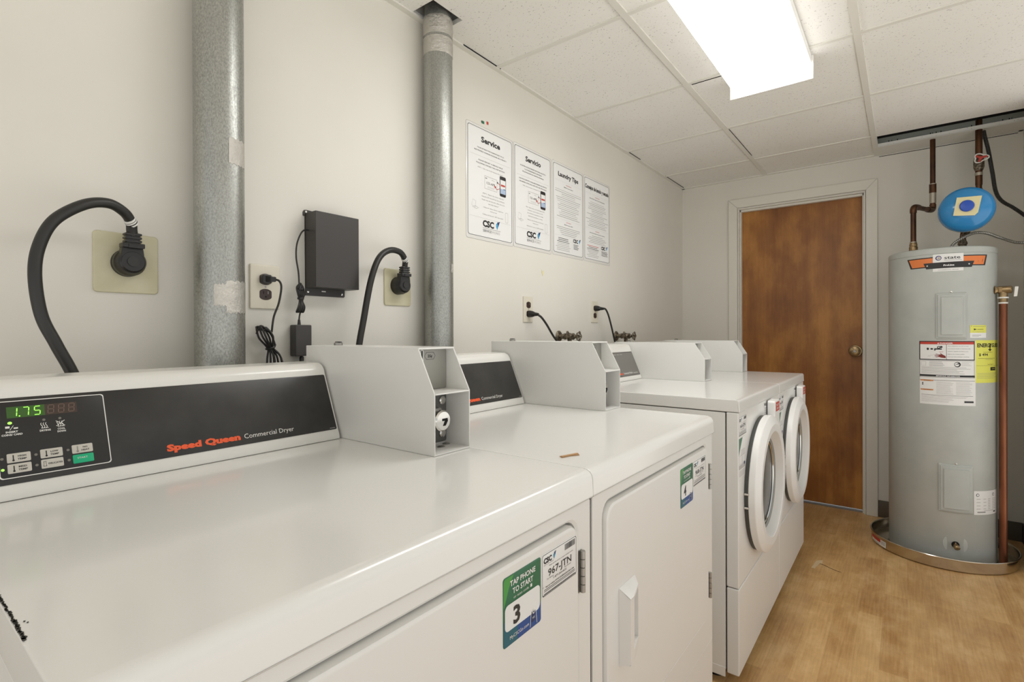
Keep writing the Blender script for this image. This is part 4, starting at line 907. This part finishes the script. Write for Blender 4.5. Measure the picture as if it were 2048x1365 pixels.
# ---------------------------------------------------------------- water valves
def valve(yc, zc, label):
    t = thing('water_valve', (0, yc, zc), label, 'water valve', 'brass shutoff valves behind the washers')
    b = MB(); b.lathe([(0.028, 0.0003), (0.028, 0.003), (0.020, 0.010), (0.014, 0.012)], (0, yc, zc), (1, 0, 0), DKBRASS, 28); b.build('flange', t, wn=False)
    b = MB(); b.lathe([(0.012, 0.010), (0.012, 0.030), (0.015, 0.031), (0.015, 0.041), (0.012, 0.043), (0.0155, 0.050), (0.0175, 0.060), (0.0155, 0.070), (0.0125, 0.074), (0.0155, 0.075), (0.0155, 0.085), (0.010, 0.088), (0.008, 0.100), (0.0045, 0.101), (0.0045, 0.114)], (0, yc, zc), (1, 0, 0), DKBRASS, 8)
    b.cyl((0.060, yc, zc), (0.060, yc+0.004, zc-0.045), 0.0105, DKBRASS, 12); b.cyl((0.060, yc+0.003, zc-0.042), (0.060, yc+0.005, zc-0.056), 0.014, STEEL, 6)
    b.cyl((0.052, yc, zc+0.008), (0.050, yc-0.002, zc+0.026), 0.010, DKBRASS, 6, 0.004)
    b.build('body', t, wn=False)
    b = MB(); n = 60; prof = []
    for i in range(n):
        a = 2*PI*i/n; r = 0.0205+0.003*math.cos(5*a); prof.append((0.112, yc+r*math.cos(a), zc+r*math.sin(a)))
    b.tube(prof+[prof[0]], 0.0028, DKBRASS, 8, 1)
    for k in range(5): a = 2*PI*k/5; b.cyl((0.111, yc, zc), (0.112, yc+0.021*math.cos(a), zc+0.021*math.sin(a)), 0.0024, DKBRASS, 8)
    b.cyl((0.106, yc, zc), (0.117, yc, zc), 0.006, DKBRASS, 10)
    b.build('handwheel', t, wn=False)
    return t
valve(2.085, 1.108, 'tarnished brass valve on the wall behind the number 4 dryer coin box')
valve(2.700, 1.106, 'tarnished brass valve on the wall near the far corner')

# ---------------------------------------------------------------- water heater and drain pan
HX, HY, HR = 1.464, 3.44, 0.215
t = thing('drain_pan', (HX, HY, 0), 'round metal drain pan on the floor under the grey water heater', 'drain pan')
b = MB(); b.lathe([(0.0, 0.0006), (0.285, 0.0006), (0.2925, 0.006), (0.2930, 0.052), (0.2960, 0.0535), (0.2975, 0.0565), (0.2955, 0.0590), (0.2915, 0.0575), (0.2900, 0.052), (0.2895, 0.008), (0.282, 0.0035), (0.0, 0.0035)], (HX, HY, 0), (0, 0, 1), PANM, 128)
b.build('tray', t, wn=False)
b = MB(); mp = cyl_map(HX, HY, 0.2932, -166, 0.010); b.rect(0, 0, 0.135, 0.030, mp, 0.0006, PAPER, 12); b.rect(0, 0.014, 0.095, 0.030, mp, 0.0009, RINK, 10)
for k in range(3): b.rect(0.10, 0.022-k*0.006, 0.13, 0.024-k*0.006, mp, 0.0009, GINK, 3)
b.rect(0.02, 0.004, 0.085, 0.006, mp, 0.0009, GINK, 6); b.build('label', t, label='red and white label on the rim', wn=False)
t = thing('water_heater', (HX, HY, 0.0045), 'tall grey cylindrical water heater with orange nameplate', 'water heater')
b = MB(); b.lathe([(0.0, 0.0045), (0.212, 0.0045), (0.215, 0.010), (0.215, 1.498), (0.2135, 1.4995), (0.2135, 1.5015), (0.2155, 1.503), (0.2155, 1.522), (0.213, 1.529), (0.206, 1.533), (0.0, 1.535)], (HX, HY, 0), (0, 0, 1), TANK, 128)
body = b.build('tank_body', t, wn=False, angle=40)
def arc(d): return math.radians(d)*HR
Z = 0.0
mp = cyl_map(HX, HY, HR, 0, 0)
def A(d): return math.radians(d)*HR
def strip(b, tl, tr, br_, bl_, h, m, n=16):
    vs = []; fs = []
    for i in range(n+1):
        s = i/n; vs += [mp(A(bl_[0])+(A(br_[0])-A(bl_[0]))*s, bl_[1]+(br_[1]-bl_[1])*s, h), mp(A(tl[0])+(A(tr[0])-A(tl[0]))*s, tl[1]+(tr[1]-tl[1])*s, h)]
    for i in range(n): fs.append([2*i, 2*i+2, 2*i+3, 2*i+1])
    b.add(vs, fs, m)
b = MB()
strip(b, (-128.8, 1.4865), (-40.0, 1.4895), (-43.3, 1.4385), (-124.3, 1.4365), 0.0006, BINK)
strip(b, (-126.5, 1.4815), (-42.6, 1.4845), (-45.4, 1.4435), (-122.4, 1.4415), 0.0009, mat('heater_orange', rgb(222, 124, 62), 0.4))
b.rect(A(-99.8), 1.4150, A(-69.3), 1.4990, mp, 0.0013, PAPER, 10)
strip(b, (-109.5, 1.4585), (-57.5, 1.4600), (-60.5, 1.4310), (-106.5, 1.4300), 0.0017, BINK)
ms = lambda d, z, h: (lambda u, v_, hh=0.0: mp(A(d)+u, z+v_, h+hh))
b.text('state', 0.0, 0, 0.015, ms(-80.5, 1.4735, 0.0012), BINK, w=0.060, bold=0.01); b.rect(A(-88.5), 1.4665, A(-71), 1.4680, mp, 0.0016, GINK, 4)
b.disc(A(-94.2), 1.4800, 0.0115, mp, 0.0016, PUR, 24); b.disc(A(-94.0), 1.4797, 0.0078, mp, 0.0020, PAPER, 20); b.disc(A(-93.9), 1.4795, 0.0058, mp, 0.0024, SOLDER, 18)
b.text('ProLine', 0.0, 0, 0.0075, ms(-84.0, 1.4405, 0.0016), PAPER, w=0.040, bold=0.05)
for d in (-105.5, -63.5): b.disc(A(d), 1.4455, 0.0035, mp, 0.0024, CHROME, 14)
b.text('COMMERCIAL GRADE', 0.0, 0, 0.003, ms(-84.5, 1.4205, 0.0012), BINK, w=0.075)
b.build('nameplate', t, label='orange, white and black nameplate', wn=False)
def access(d0, d1, z0, z1):
    b = MB(); n = 12; d1_ = d1; u0, u1 = A(d0), A(d1_)
    for (ins, h) in ((0.0, 0.006), (0.007, 0.011), (0.019, 0.016)):
        m_ = lambda u, v_, hh=0.0, h=h: mp(u, v_, hh)
        vs = []; fs = []; a0, a1, c0, c1 = u0+ins, u1-ins, z0+ins, z1-ins
        for i in range(n+1):
            u = a0+(a1-a0)*i/n; vs += [mp(u, c0, 0.0002), mp(u, c0+0.003, h), mp(u, c1-0.003, h), mp(u, c1, 0.0002)]
        for i in range(n):
            for k in range(3): fs.append([4*i+k, 4*i+4+k, 4*i+5+k, 4*i+1+k])
        fs += [[0, 1, 2, 3], [4*n+3, 4*n+2, 4*n+1, 4*n]]
        b.add(vs, fs, TANK)
    c = mp((u0+u1)/2, z1+0.004, 0.0); nrm = (c-Vector((HX, HY, c.z))).normalized(); b.lathe([(0.004, 0.0), (0.004, 0.003), (0.0, 0.005)], c, nrm, CHROME, 12)
    b.build('access_cover', t, label='grey embossed access cover')
access(-96.5, -66.5, 1.088, 1.311); access(-94.2, -60.2, 0.256, 0.487)
# yellow and white stickers, danger sheet
b = MB(); b.rect(A(-62.3), 1.094, A(-41.8), 1.1545, mp, 0.0005, PAPER, 8); b.rect(A(-62.3), 1.118, A(-41.8), 1.1545, mp, 0.0008, LABELY, 8)
b.rect(A(-59), 1.147, A(-45), 1.1485, mp, 0.0011, GINK, 4); b.poly([(A(-58), 1.139), (A(-58), 1.130), (A(-54.5), 1.1345)], mp, 0.0012, BINK)
b.rect(A(-54), 1.1335, A(-46), 1.1355, mp, 0.0011, BINK, 4); b.rect(A(-60), 1.1225, A(-45), 1.1235, mp, 0.0011, GINK, 4); b.rect(A(-60), 1.106, A(-49), 1.108, mp, 0.0008, GINK, 4); b.rect(A(-60), 1.100, A(-52), 1.101, mp, 0.0008, GINK, 4)
for d in (-60.7, -43.6): b.disc(A(d), 1.1495, 0.0016, mp, 0.0012, BINK, 8)
b.build('rebate_sticker', t, label='small yellow and white sticker', wn=False)
b = MB(); D0, D1 = -114.2, -57.0; NU = 14
b.rect(A(D0)+0.002, 0.770, A(D1)+0.004, 1.0785, mp, 0.0005, PAPER, NU)
# black bordered danger box
for z0, z1, m_, h in ((0.986, 1.0785, BINK, 0.0008), (0.9905, 1.0745, PAPER, 0.0010)): b.rect(A(D0)+(0.0 if m_ is BINK else 0.004), z0, A(D1)-(0.0 if m_ is BINK else 0.004), z1, mp, h, m_, NU)
b.rect(A(D0)+0.004, 1.0625, A(D1)-0.004, 1.0745, mp, 0.0013, RINK, NU); b.text('DANGER', 0, 0, 0.0065, ms(-86.5, 1.0650, 0.0012), PAPER, w=0.048, bold=0.03)
b.poly([(A(-95.5), 1.065), (A(-93.5), 1.065), (A(-94.5), 1.0715)], mp, 0.0017, PAPER)
b.rect(A(-86.6), 0.9905, A(-86.2), 1.0625, mp, 0.0013, BINK)
# hazard drawing: taps and reaching hand
b.disc(A(-105), 1.040, 0.0045, mp, 0.0014, BINK, 12, 0.006); b.disc(A(-101), 1.040, 0.0055, mp, 0.0014, BINK, 12, 0.004)
b.disc(A(-94), 1.048, 0.0065, mp, 0.0014, BINK, 12); b.disc(A(-94), 1.048, 0.003, mp, 0.0018, PAPER, 10); b.rect(A(-98.5), 1.037, A(-91), 1.043, mp, 0.0014, BINK, 3); b.rect(A(-98.5), 1.032, A(-97.2), 1.040, mp, 0.0014, BINK); b.disc(A(-91.5), 1.050, 0.005, mp, 0.0014, BINK, 8)
b.text('HOT', 0, 0, 0.005, ms(-91.5, 1.0235, 0.0012), RINK, w=0.016)
DR = mat('drawing_dark_red', rgb(120, 40, 30), 0.5)
b.poly([(A(-87.2), 0.996), (A(-87.2), 1.006), (A(-91), 1.0155), (A(-93.5), 1.0130), (A(-94.5), 1.004), (A(-92), 0.9985)], mp, 0.0014, DR)
for q0, q1 in (((-93.5, 1.012), (-97, 1.0165)), ((-94, 1.009), (-98, 1.0105)), ((-94.2, 1.006), (-98, 1.005)), ((-93.5, 1.003), (-97, 0.9995)), ((-91, 1.014), (-92.5, 1.020))): b.line((A(q0[0]), q0[1]), (A(q1[0]), q1[1]), 0.0022, mp, 0.0015, DR)
b.line((A(-105), 1.005), (A(-98), 1.0135), 0.0006, mp, 0.0014, GINK); b.line((A(-105), 1.005), (A(-97), 0.997), 0.0006, mp, 0.0014, GINK)
for k, s in enumerate(('Water temperature over 125 F can cause', 'severe burns instantly or death from scalds.', 'Children, disabled and elderly are at', 'highest risk of being scalded.', 'Feel water before bathing or showering.')):
    b.text(s, 0, 0, 0.0032, ms(-85.2, 1.053-k*0.0128, 0.0009), BINK, w=min(0.088, 0.0021*len(s)), align='L'); 
b.orect(A(D0)+0.002, 0.9015, A(D1)-0.001, 0.9835, mp, 0.0008, 0.0010, BINK, NU)
b.disc(A(-75.5), 0.9665, 0.0125, mp, 0.0009, BINK, 20); b.disc(A(-76.0), 0.967, 0.0090, mp, 0.0013, PAPER, 16); b.poly([(A(-78), 0.966), (A(-73), 0.968), (A(-74), 0.974), (A(-76), 0.970)], mp, 0.0016, BINK)
b.orect(A(-112), 0.958, A(-107), 0.978, mp, 0.0009, 0.0006, GINK)
rr = random.Random(5)
for k in range(5): b.rect(A(-103.5), 0.9775-k*0.0052, A(-92+rr.uniform(-4, 4)), 0.9788-k*0.0052, mp, 0.0009, GINK, 3)
for k in range(4): b.rect(A(-71.5), 0.9755-k*0.005, A(-62+rr.uniform(-2, 2)), 0.9766-k*0.005, mp, 0.0009, LINK, 2)
for k in range(6):
    b.rect(A(-112), 0.9505-k*0.0058, A(-62+rr.uniform(-16, 2)), 0.9517-k*0.0058, mp, 0.0009, GINK, 10)
b.rect(A(D0)+0.002, 0.9055, A(D1), 0.9150, mp, 0.0012, BINK, NU); b.text('IMPORTANT INFORMATION', 0, 0, 0.0050, ms(-85, 0.9078, 0.0012), PAPER, w=0.088, bold=0.03)
b.rect(A(D0)+0.002, 0.8875, A(D1), 0.8890, mp, 0.0009, BINK, NU)
WR = mat('warning_orange', rgb(208, 140, 84), 0.5)
b.rect(A(-112.8), 0.883, A(-99.5), 0.8895, mp, 0.0013, WR, 4); b.rect(A(-112.8), 0.8375, A(-99.5), 0.8440, mp, 0.0009, WR, 4)
b.text('WARNING', 0, 0, 0.0040, ms(-106, 0.8842, 0.0013), BINK, w=0.026); b.text('CAUTION', 0, 0, 0.0040, ms(-106, 0.8388, 0.0009), BINK, w=0.026)
b.disc(A(-110.5), 0.873, 0.003, mp, 0.0009, BINK, 10); b.disc(A(-110.5), 0.866, 0.003, mp, 0.0009, BINK, 10)
for c0, c1 in ((-96.5, -79.5), (-77, -59)):
    for k in range(12): b.rect(A(c0), 0.880-k*0.0052, A(c1-rr.uniform(0, 4)), 0.8811-k*0.0052, mp, 0.0009, LINK, 5)
b.rect(A(-112), 0.8155, A(-59), 0.8167, mp, 0.0009, BINK, 12)
for k in range(6): b.rect(A(-112), 0.810-k*0.0054, A(-68+rr.uniform(-20, 4)), 0.8111-k*0.0054, mp, 0.0009, LINK, 10)
b.poly([(A(-68.5), 0.784), (A(-58.5), 0.784), (A(-58.5), 0.7925), (A(-68.5), 0.7925)], mp, 0.0016, BINK)
b.build('warning_sheet', t, label='white warning sheet with red danger heading', wn=False)
b = MB(); b.rect(A(-56.4), 0.880, A(-10), 1.083, mp, 0.0005, LABELY, 14)
b.text('ENERGYGUIDE', 0, 0, 0.0185, ms(-34, 1.0495, 0.0004), BINK, w=A(-14)-A(-54), bold=0.03); b.rect(A(-36.2), 1.037, A(-34.6), 1.068, mp, 0.0011, BINK); b.poly([(A(-39), 1.040), (A(-32), 1.040), (A(-35.4), 1.030)], mp, 0.0011, BINK)
b.text('$ 494', 0, 0, 0.0125, ms(-45.5, 1.008, 0.0004), BINK, w=0.048, bold=0.015); b.text('Estimated Yearly Energy Cost', 0, 0, 0.0032, ms(-38, 1.0245, 0.0004), BINK, w=0.06)
b.rect(A(-53), 0.9955, A(-25), 0.9968, mp, 0.0009, BINK, 5); b.text('Cost Range of Similar Models', 0, 0, 0.003, ms(-36, 0.990, 0.0004), GINK, w=0.05); b.text('Yearly Energy Use', 0, 0, 0.0035, ms(-34, 0.9665, 0.0004), BINK, w=0.045)
b.rect(A(-55), 0.9610, A(-12), 0.9618, mp, 0.0009, BINK, 6); b.rect(A(-34.5), 0.938, A(-23.5), 0.954, mp, 0.0009, BINK, 3); b.text('3493', 0, 0, 0.005, ms(-29, 0.944, 0.0008), LABELY, w=0.022)
for k in range(5): b.rect(A(-54), 0.925-k*0.006, A(-20-rr.uniform(0, 10)), 0.9261-k*0.006, mp, 0.0009, GINK, 5)
b.build('energy_label', t, label='yellow energy label', wn=False)
b = MB(); b.rect(A(-58), 0.2530, A(-18.4), 0.366, mp, 0.0005, PAPER, 10)
for d in (-53.5, -29): b.disc(A(d), 0.347, 0.0075, mp, 0.0008, BINK, 14); b.disc(A(d), 0.347, 0.0052, mp, 0.0012, PAPER, 12)
for k in range(7):
    for (c0, c1) in ((-55, -50), (-46, -42), (-39, -35), (-31, -24)):
        if k % 2 == 0 or c0 > -45: b.rect(A(c0), 0.327-k*0.0078, A(c1), 0.3285-k*0.0078, mp, 0.0009, GINK, 2)
b.rect(A(-54), 0.263, A(-43), 0.268, mp, 0.0009, GINK, 3); b.rect(A(-29), 0.262, A(-25), 0.268, mp, 0.0009, BINK, 2); b.rect(A(-45), 0.272, A(-29), 0.2735, mp, 0.0009, GINK, 3)
b.build('rating_plate', t, label='white rating plate', wn=False)
# drain valve
dn = Vector((math.cos(math.radians(-77.8)), math.sin(math.radians(-77.8)), 0)); dc = Vector((HX, HY, 0.104))+dn*0.2152
b = MB(); b.lathe([(0.048, 0.0), (0.046, 0.0012), (0.030, 0.0016), (0.0, 0.0016)], dc-dn*0.004, dn, TANK, 40); b.build('drain_boss', t)
b = MB(); b.lathe([(0.015, 0.0), (0.0155, 0.0005), (0.0, 0.0005)], dc+dn*0.0005, dn, DARKV, 24)
b.lathe([(0.0095, 0.001), (0.0095, 0.010), (0.0115, 0.012), (0.0115, 0.026), (0.008, 0.030), (0.0, 0.030)], dc+Vector((0, 0, -0.002)), (dn+Vector((0, 0, -0.25))).normalized(), BRASS, 20)
b.box(dc.x-0.003, dc.x+0.003, dc.y-0.018, dc.y-0.004, dc.z+0.004, dc.z+0.013, BRASS, 0.002); b.build('drain_valve', t, label='small brass drain valve', wn=False)
# relief valve and discharge pipe
PX, PY = 1.690, 3.355
va = Vector((HX+HR*math.cos(math.radians(-24)), HY+HR*math.sin(math.radians(-24)), 1.322)); vd = Vector((PX, PY, 1.322))-va; vd.z = 0; vl = vd.length; vdn = vd.normalized()
b = MB(); b.lathe([(0.020, -0.002), (0.020, 0.002), (0.016, 0.003), (0.015, 0.008), (0.018, 0.012), (0.018, vl), (0.0, vl)], va, vdn, BRASS, 8)
b.lathe([(0.015, 0.0), (0.0175, 0.010), (0.0175, 0.036), (0.013, 0.040), (0.0, 0.041)], (PX-0.008, PY, 1.322), (1, -0.25, 0), BRASS, 24)
b.cyl((PX, PY, 1.322), (PX, PY, 1.285), 0.016, BRASS, 24); b.cyl((PX, PY, 1.288), (PX, PY, 1.281), 0.0205, WINK, 8); b.cyl((PX, PY, 1.281), (PX, PY, 1.263), 0.0155, BRASS, 24); b.cyl((PX, PY, 1.263), (PX, PY, 1.256), 0.0175, WINK, 24)
rv = b.build('relief_valve', t, label='brass relief valve with white lever', wn=False)
b = MB(); b.hexa([(PX+0.034, PY-0.018, 1.288), (PX+0.046, PY-0.018, 1.288), (PX+0.046, PY-0.012, 1.288), (PX+0.034, PY-0.012, 1.288), (PX+0.038, PY-0.018, 1.335), (PX+0.051, PY-0.018, 1.335), (PX+0.051, PY-0.012, 1.335), (PX+0.038, PY-0.012, 1.335)], WINK, 0.002); b.build('lever', rv)
b = MB(); b.cyl((PX, PY, 0.012), (PX, PY, 1.256), 0.0150, COPPER2, 28); b.build('discharge_pipe', t, label='long copper discharge pipe', wn=False)

# ---------------------------------------------------------------- hot pipe
t = thing('copper_pipe', (1.356, 3.50, 1.549), 'brown copper pipe bending up from the heater to the ceiling, left of the blue tank', 'copper pipe')
r = 0.0125
b = MB(); b.lathe([(0.020, 0.0), (0.020, 0.012), (0.016, 0.014)], (1.356, 3.50, 1.5352), (0, 0, 1), SOLDER, 24); b.build('nipple', t, wn=False)
b = MB(); b.tube([(1.356, 3.50, 1.60), (1.356, 3.50, 1.775)], r, COPPER, 20, 1); b.tube([(1.375, 3.5402, 1.797), (1.424, 3.645, 1.797)], r, COPPER, 20, 1); b.tube([(1.443, 3.685, 1.83), (1.443, 3.685, CZ+0.05)], r, COPPER, 20, 1)
b.build('pipe', t, wn=False)
b = MB(); b.tube([(1.356, 3.50, 1.762), (1.356, 3.50, 1.782), (1.3605, 3.510, 1.794), (1.370, 3.530, 1.7975), (1.379, 3.549, 1.7975)], r*1.22, COPPER, 20, 5); b.build('elbow', t, wn=False)
b = MB(); b.tube([(1.419, 3.635, 1.7975), (1.428, 3.654, 1.7975), (1.4385, 3.676, 1.801), (1.443, 3.685, 1.813), (1.443, 3.685, 1.832)], r*1.22, COPPER, 20, 5); b.build('elbow', t, wn=False)
b = MB(); b.cyl((1.443, 3.685, 1.838), (1.443, 3.685, 1.895), r*1.22, SOLDER, 20); b.cyl((1.443, 3.685, 1.896), (1.443, 3.685, 1.942), r*1.30, COPPER, 20); b.cyl((1.443, 3.685, 1.942), (1.443, 3.685, 1.946), r*1.34, SOLDER, 20); b.build('coupling', t, wn=False)
b = MB(); b.lathe([(0.0185, 0.0), (0.0185, 0.008), (0.020, 0.012), (0.0185, 0.018), (0.0195, 0.026), (0.0165, 0.034), (0.018, 0.040), (0.0150, 0.052), (0.0135, 0.053)], (1.356, 3.50, 1.5495), (0, 0, 1), BRASS, 24); b.lathe([(0.0155, 0), (0.0155, 0.005)], (1.356, 3.50, 1.602), (0, 0, 1), SOLDER, 20); b.build('union', t, wn=False)
# ---------------------------------------------------------------- cold pipe with shutoff
t = thing('cold_water_pipe', (1.556, 3.52, 1.549), 'dark pipe with a red handled valve dropping behind the blue tank', 'water pipe')
b = MB(); b.lathe([(0.020, 0.0), (0.020, 0.012), (0.016, 0.014)], (1.556, 3.52, 1.5352), (0, 0, 1), SOLDER, 24); b.build('nipple', t, wn=False)
b = MB(); b.tube([(1.556, 3.52, 1.60), (1.566, 3.53, 1.66), (1.60, 3.60, 1.78), (1.628, 3.655, 1.86), (1.631, 3.66, 1.90)], r*1.05, COPPER, 20, 6); b.tube([(1.631, 3.66, 1.90), (1.631, 3.66, CZ+0.05)], r*1.2, COPPER, 20, 1); b.build('pipe', t, wn=False)
b = MB(); b.lathe([(0.020, 0.0), (0.020, 0.012), (0.016, 0.022), (0.020, 0.024), (0.020, 0.034), (0.0145, 0.046), (0.0145, 0.052)], (1.556, 3.52, 1.5495), (0, 0, 1), DKBRASS, 24); b.build('union', t, wn=False)
b = MB(); b.lathe([(0.0165, 1.838), (0.0205, 1.842), (0.0205, 1.872), (0.0165, 1.880)], (1.6285, 3.658, 0), (0, 0, 1), RUBBER2, 20); b.box(1.610, 1.645, 3.628, 3.642, 1.852, 1.870, WINK, 0.004); b.disc(1.6275, 1.861, 0.005, flat((0, 3.6275, 0), (1, 0, 0), (0, 0, 1), (0, -1, 0)), 0, BINK, 12); b.build('pipe_clamp', t, label='black clamp with white tag', wn=False)
b = MB(); b.lathe([(0.0155, 1.975), (0.018, 1.98), (0.0225, 1.995), (0.0225, 2.03), (0.018, 2.045), (0.0155, 2.05)], (1.631, 3.66, 0), (0, 0, 1), DKBRASS, 20)
b.cyl((1.631, 3.642, 2.02), (1.631, 3.612, 2.024), 0.008, DKBRASS, 12); b.lathe([(0.0165, 1.950), (0.0165, 1.966)], (1.631, 3.66, 0), (0, 0, 1), SOLDER, 20); vv = b.build('shutoff_valve', t, wn=False)
b = MB()
cw = Vector((1.634, 3.610, 2.030)); pts = []
for i in range(40): a = 2*PI*i/40; rw = 0.026+0.006*math.cos(3*a); pts.append(cw+Vector((rw*math.cos(a), -0.004*math.sin(a), rw*0.75*math.sin(a))))
b.tube(pts+[pts[0]], 0.0032, WINK, 8, 1)
for k in range(3): a = 2*PI*k/3+0.3; b.cyl(cw, cw+Vector((0.026*math.cos(a), 0, 0.020*math.sin(a))), 0.0055, RINK, 10)
b.lathe([(0.008, 0), (0.008, 0.008), (0.0, 0.009)], cw+Vector((0, 0.002, 0)), (0, -1, 0), RINK, 14); b.build('handwheel', vv, label='red and white handwheel', wn=False)
# ---------------------------------------------------------------- expansion tank
t = thing('expansion_tank', (1.545, 3.40, 1.62), 'round blue expansion tank with a yellowed paper square above the heater', 'expansion tank')
tc = Vector((1.556, 3.30, 1.722)); ax = Vector((-0.04, -1.0, 0.02)).normalized(); R = 0.106
b = MB(); b.lathe([(0.0, 0.028), (R*0.35, 0.0255), (R*0.62, 0.018), (R*0.84, 0.004), (R*0.96, -0.012), (R, -0.032), (R, -0.040), (R*1.012, -0.042), (R*1.012, -0.052)], tc, ax, BLUET, 72)
b.build('front_shell', t, wn=False)
b = MB(); b.lathe([(R*1.012, -0.0525), (R*1.012, -0.066), (R*0.99, -0.070), (R*0.95, -0.092), (R*0.83, -0.118), (R*0.62, -0.150), (R*0.30, -0.175), (0.0, -0.180)], tc, ax, GALV, 72); b.build('rear_shell', t, label='grey rear shell', wn=False)
up_ = Vector((0, 0, 1)); U = ax.cross(up_)*-1; U = up_.cross(ax)*1.0
U = Vector((1, 0, 0))-ax*ax.x; U.normalize(); V = ax.cross(U); V = V if V.z > 0 else -V
mpt = flat(tc+ax*0.0285, U, V, ax)
b = MB(); b.prism([(-0.050, -0.037), (0.028, -0.046), (0.040, -0.033), (0.054, 0.044), (-0.036, 0.049)], mpt, 0, 0.0008, MASKT); b.build('paper_square', t, label='yellowed paper square', wn=False)
b = MB(); b.lathe([(0.027, 0.0), (0.0275, 0.004), (0.024, 0.0075), (0.012, 0.0095), (0.0, 0.010)], tc+ax*0.0295+V*0.003, ax, BLUEC, 40); b.build('cap', t, label='dark blue round cap', wn=False)
b = MB(); b.tube([tc-ax*0.120+Vector((0, 0, -0.06)), (1.575, 3.46, 1.64), (1.558, 3.50, 1.612)], 0.012, DKBRASS, 16, 6); b.build('connector', t, wn=False)
# ---------------------------------------------------------------- flexible conduits
t = thing('flexible_conduit', (1.643, 3.68, 1.7), 'dark ribbed conduit running from the ceiling to the right wall', 'conduit')
b = MB(); b.tube([(1.652, 3.69, CZ+0.05), (1.654, 3.69, 2.18), (1.668, 3.665, 2.079), (1.680, 3.625, 1.949), (1.690, 3.602, 1.845), (1.712, 3.6, 1.792), (1.755, 3.6, 1.750), (1.79, 3.6, 1.712), (1.8155, 3.6, 1.68)], 0.0085, RUBBER, 12, 14, 0.11, 0.0075); b.build('hose', t, wn=False)
t = thing('flexible_conduit', (1.509, 3.46, 1.5355), 'silver ribbed conduit arching from the heater top to the right wall', 'conduit')
b = MB(); b.tube([(1.503, 3.46, 1.545), (1.515, 3.45, 1.570), (1.549, 3.430, 1.596), (1.596, 3.430, 1.616), (1.644, 3.455, 1.612), (1.695, 3.5, 1.591), (1.749, 3.5, 1.562), (1.79, 3.5, 1.556), (1.8155, 3.5, 1.560)], 0.0068, STEEL, 12, 14, 0.13, 0.0075); b.build('hose', t, wn=False)
b = MB(); b.lathe([(0.012, 0.0), (0.012, 0.008), (0.009, 0.010), (0.009, 0.018)], (1.502, 3.461, 1.5365), (0.1, -0.1, 1), STEEL, 16); b.build('fitting', t, wn=False)

# ---------------------------------------------------------------- small debris
b = MB(); z = 0.9003
b.hexa([(0.818, 0.792, z), (0.822, 0.790, z), (0.842, 0.822, z), (0.838, 0.825, z), (0.818, 0.792, z+0.0012), (0.822, 0.790, z+0.0016), (0.842, 0.822, z+0.0016), (0.838, 0.825, z+0.0012)], SCRAPM)
b.hexa([(0.823, 0.788, z), (0.827, 0.788, z), (0.838, 0.826, z), (0.834, 0.828, z), (0.823, 0.788, z+0.003), (0.827, 0.788, z+0.002), (0.838, 0.826, z+0.0022), (0.834, 0.828, z+0.0028)], SCRAPM)
tag(b.build('paper_scrap', wn=False, org=(0.83, 0.808, z)), 'curled tan scrap of paper lying on the number 4 dryer', 'scrap')
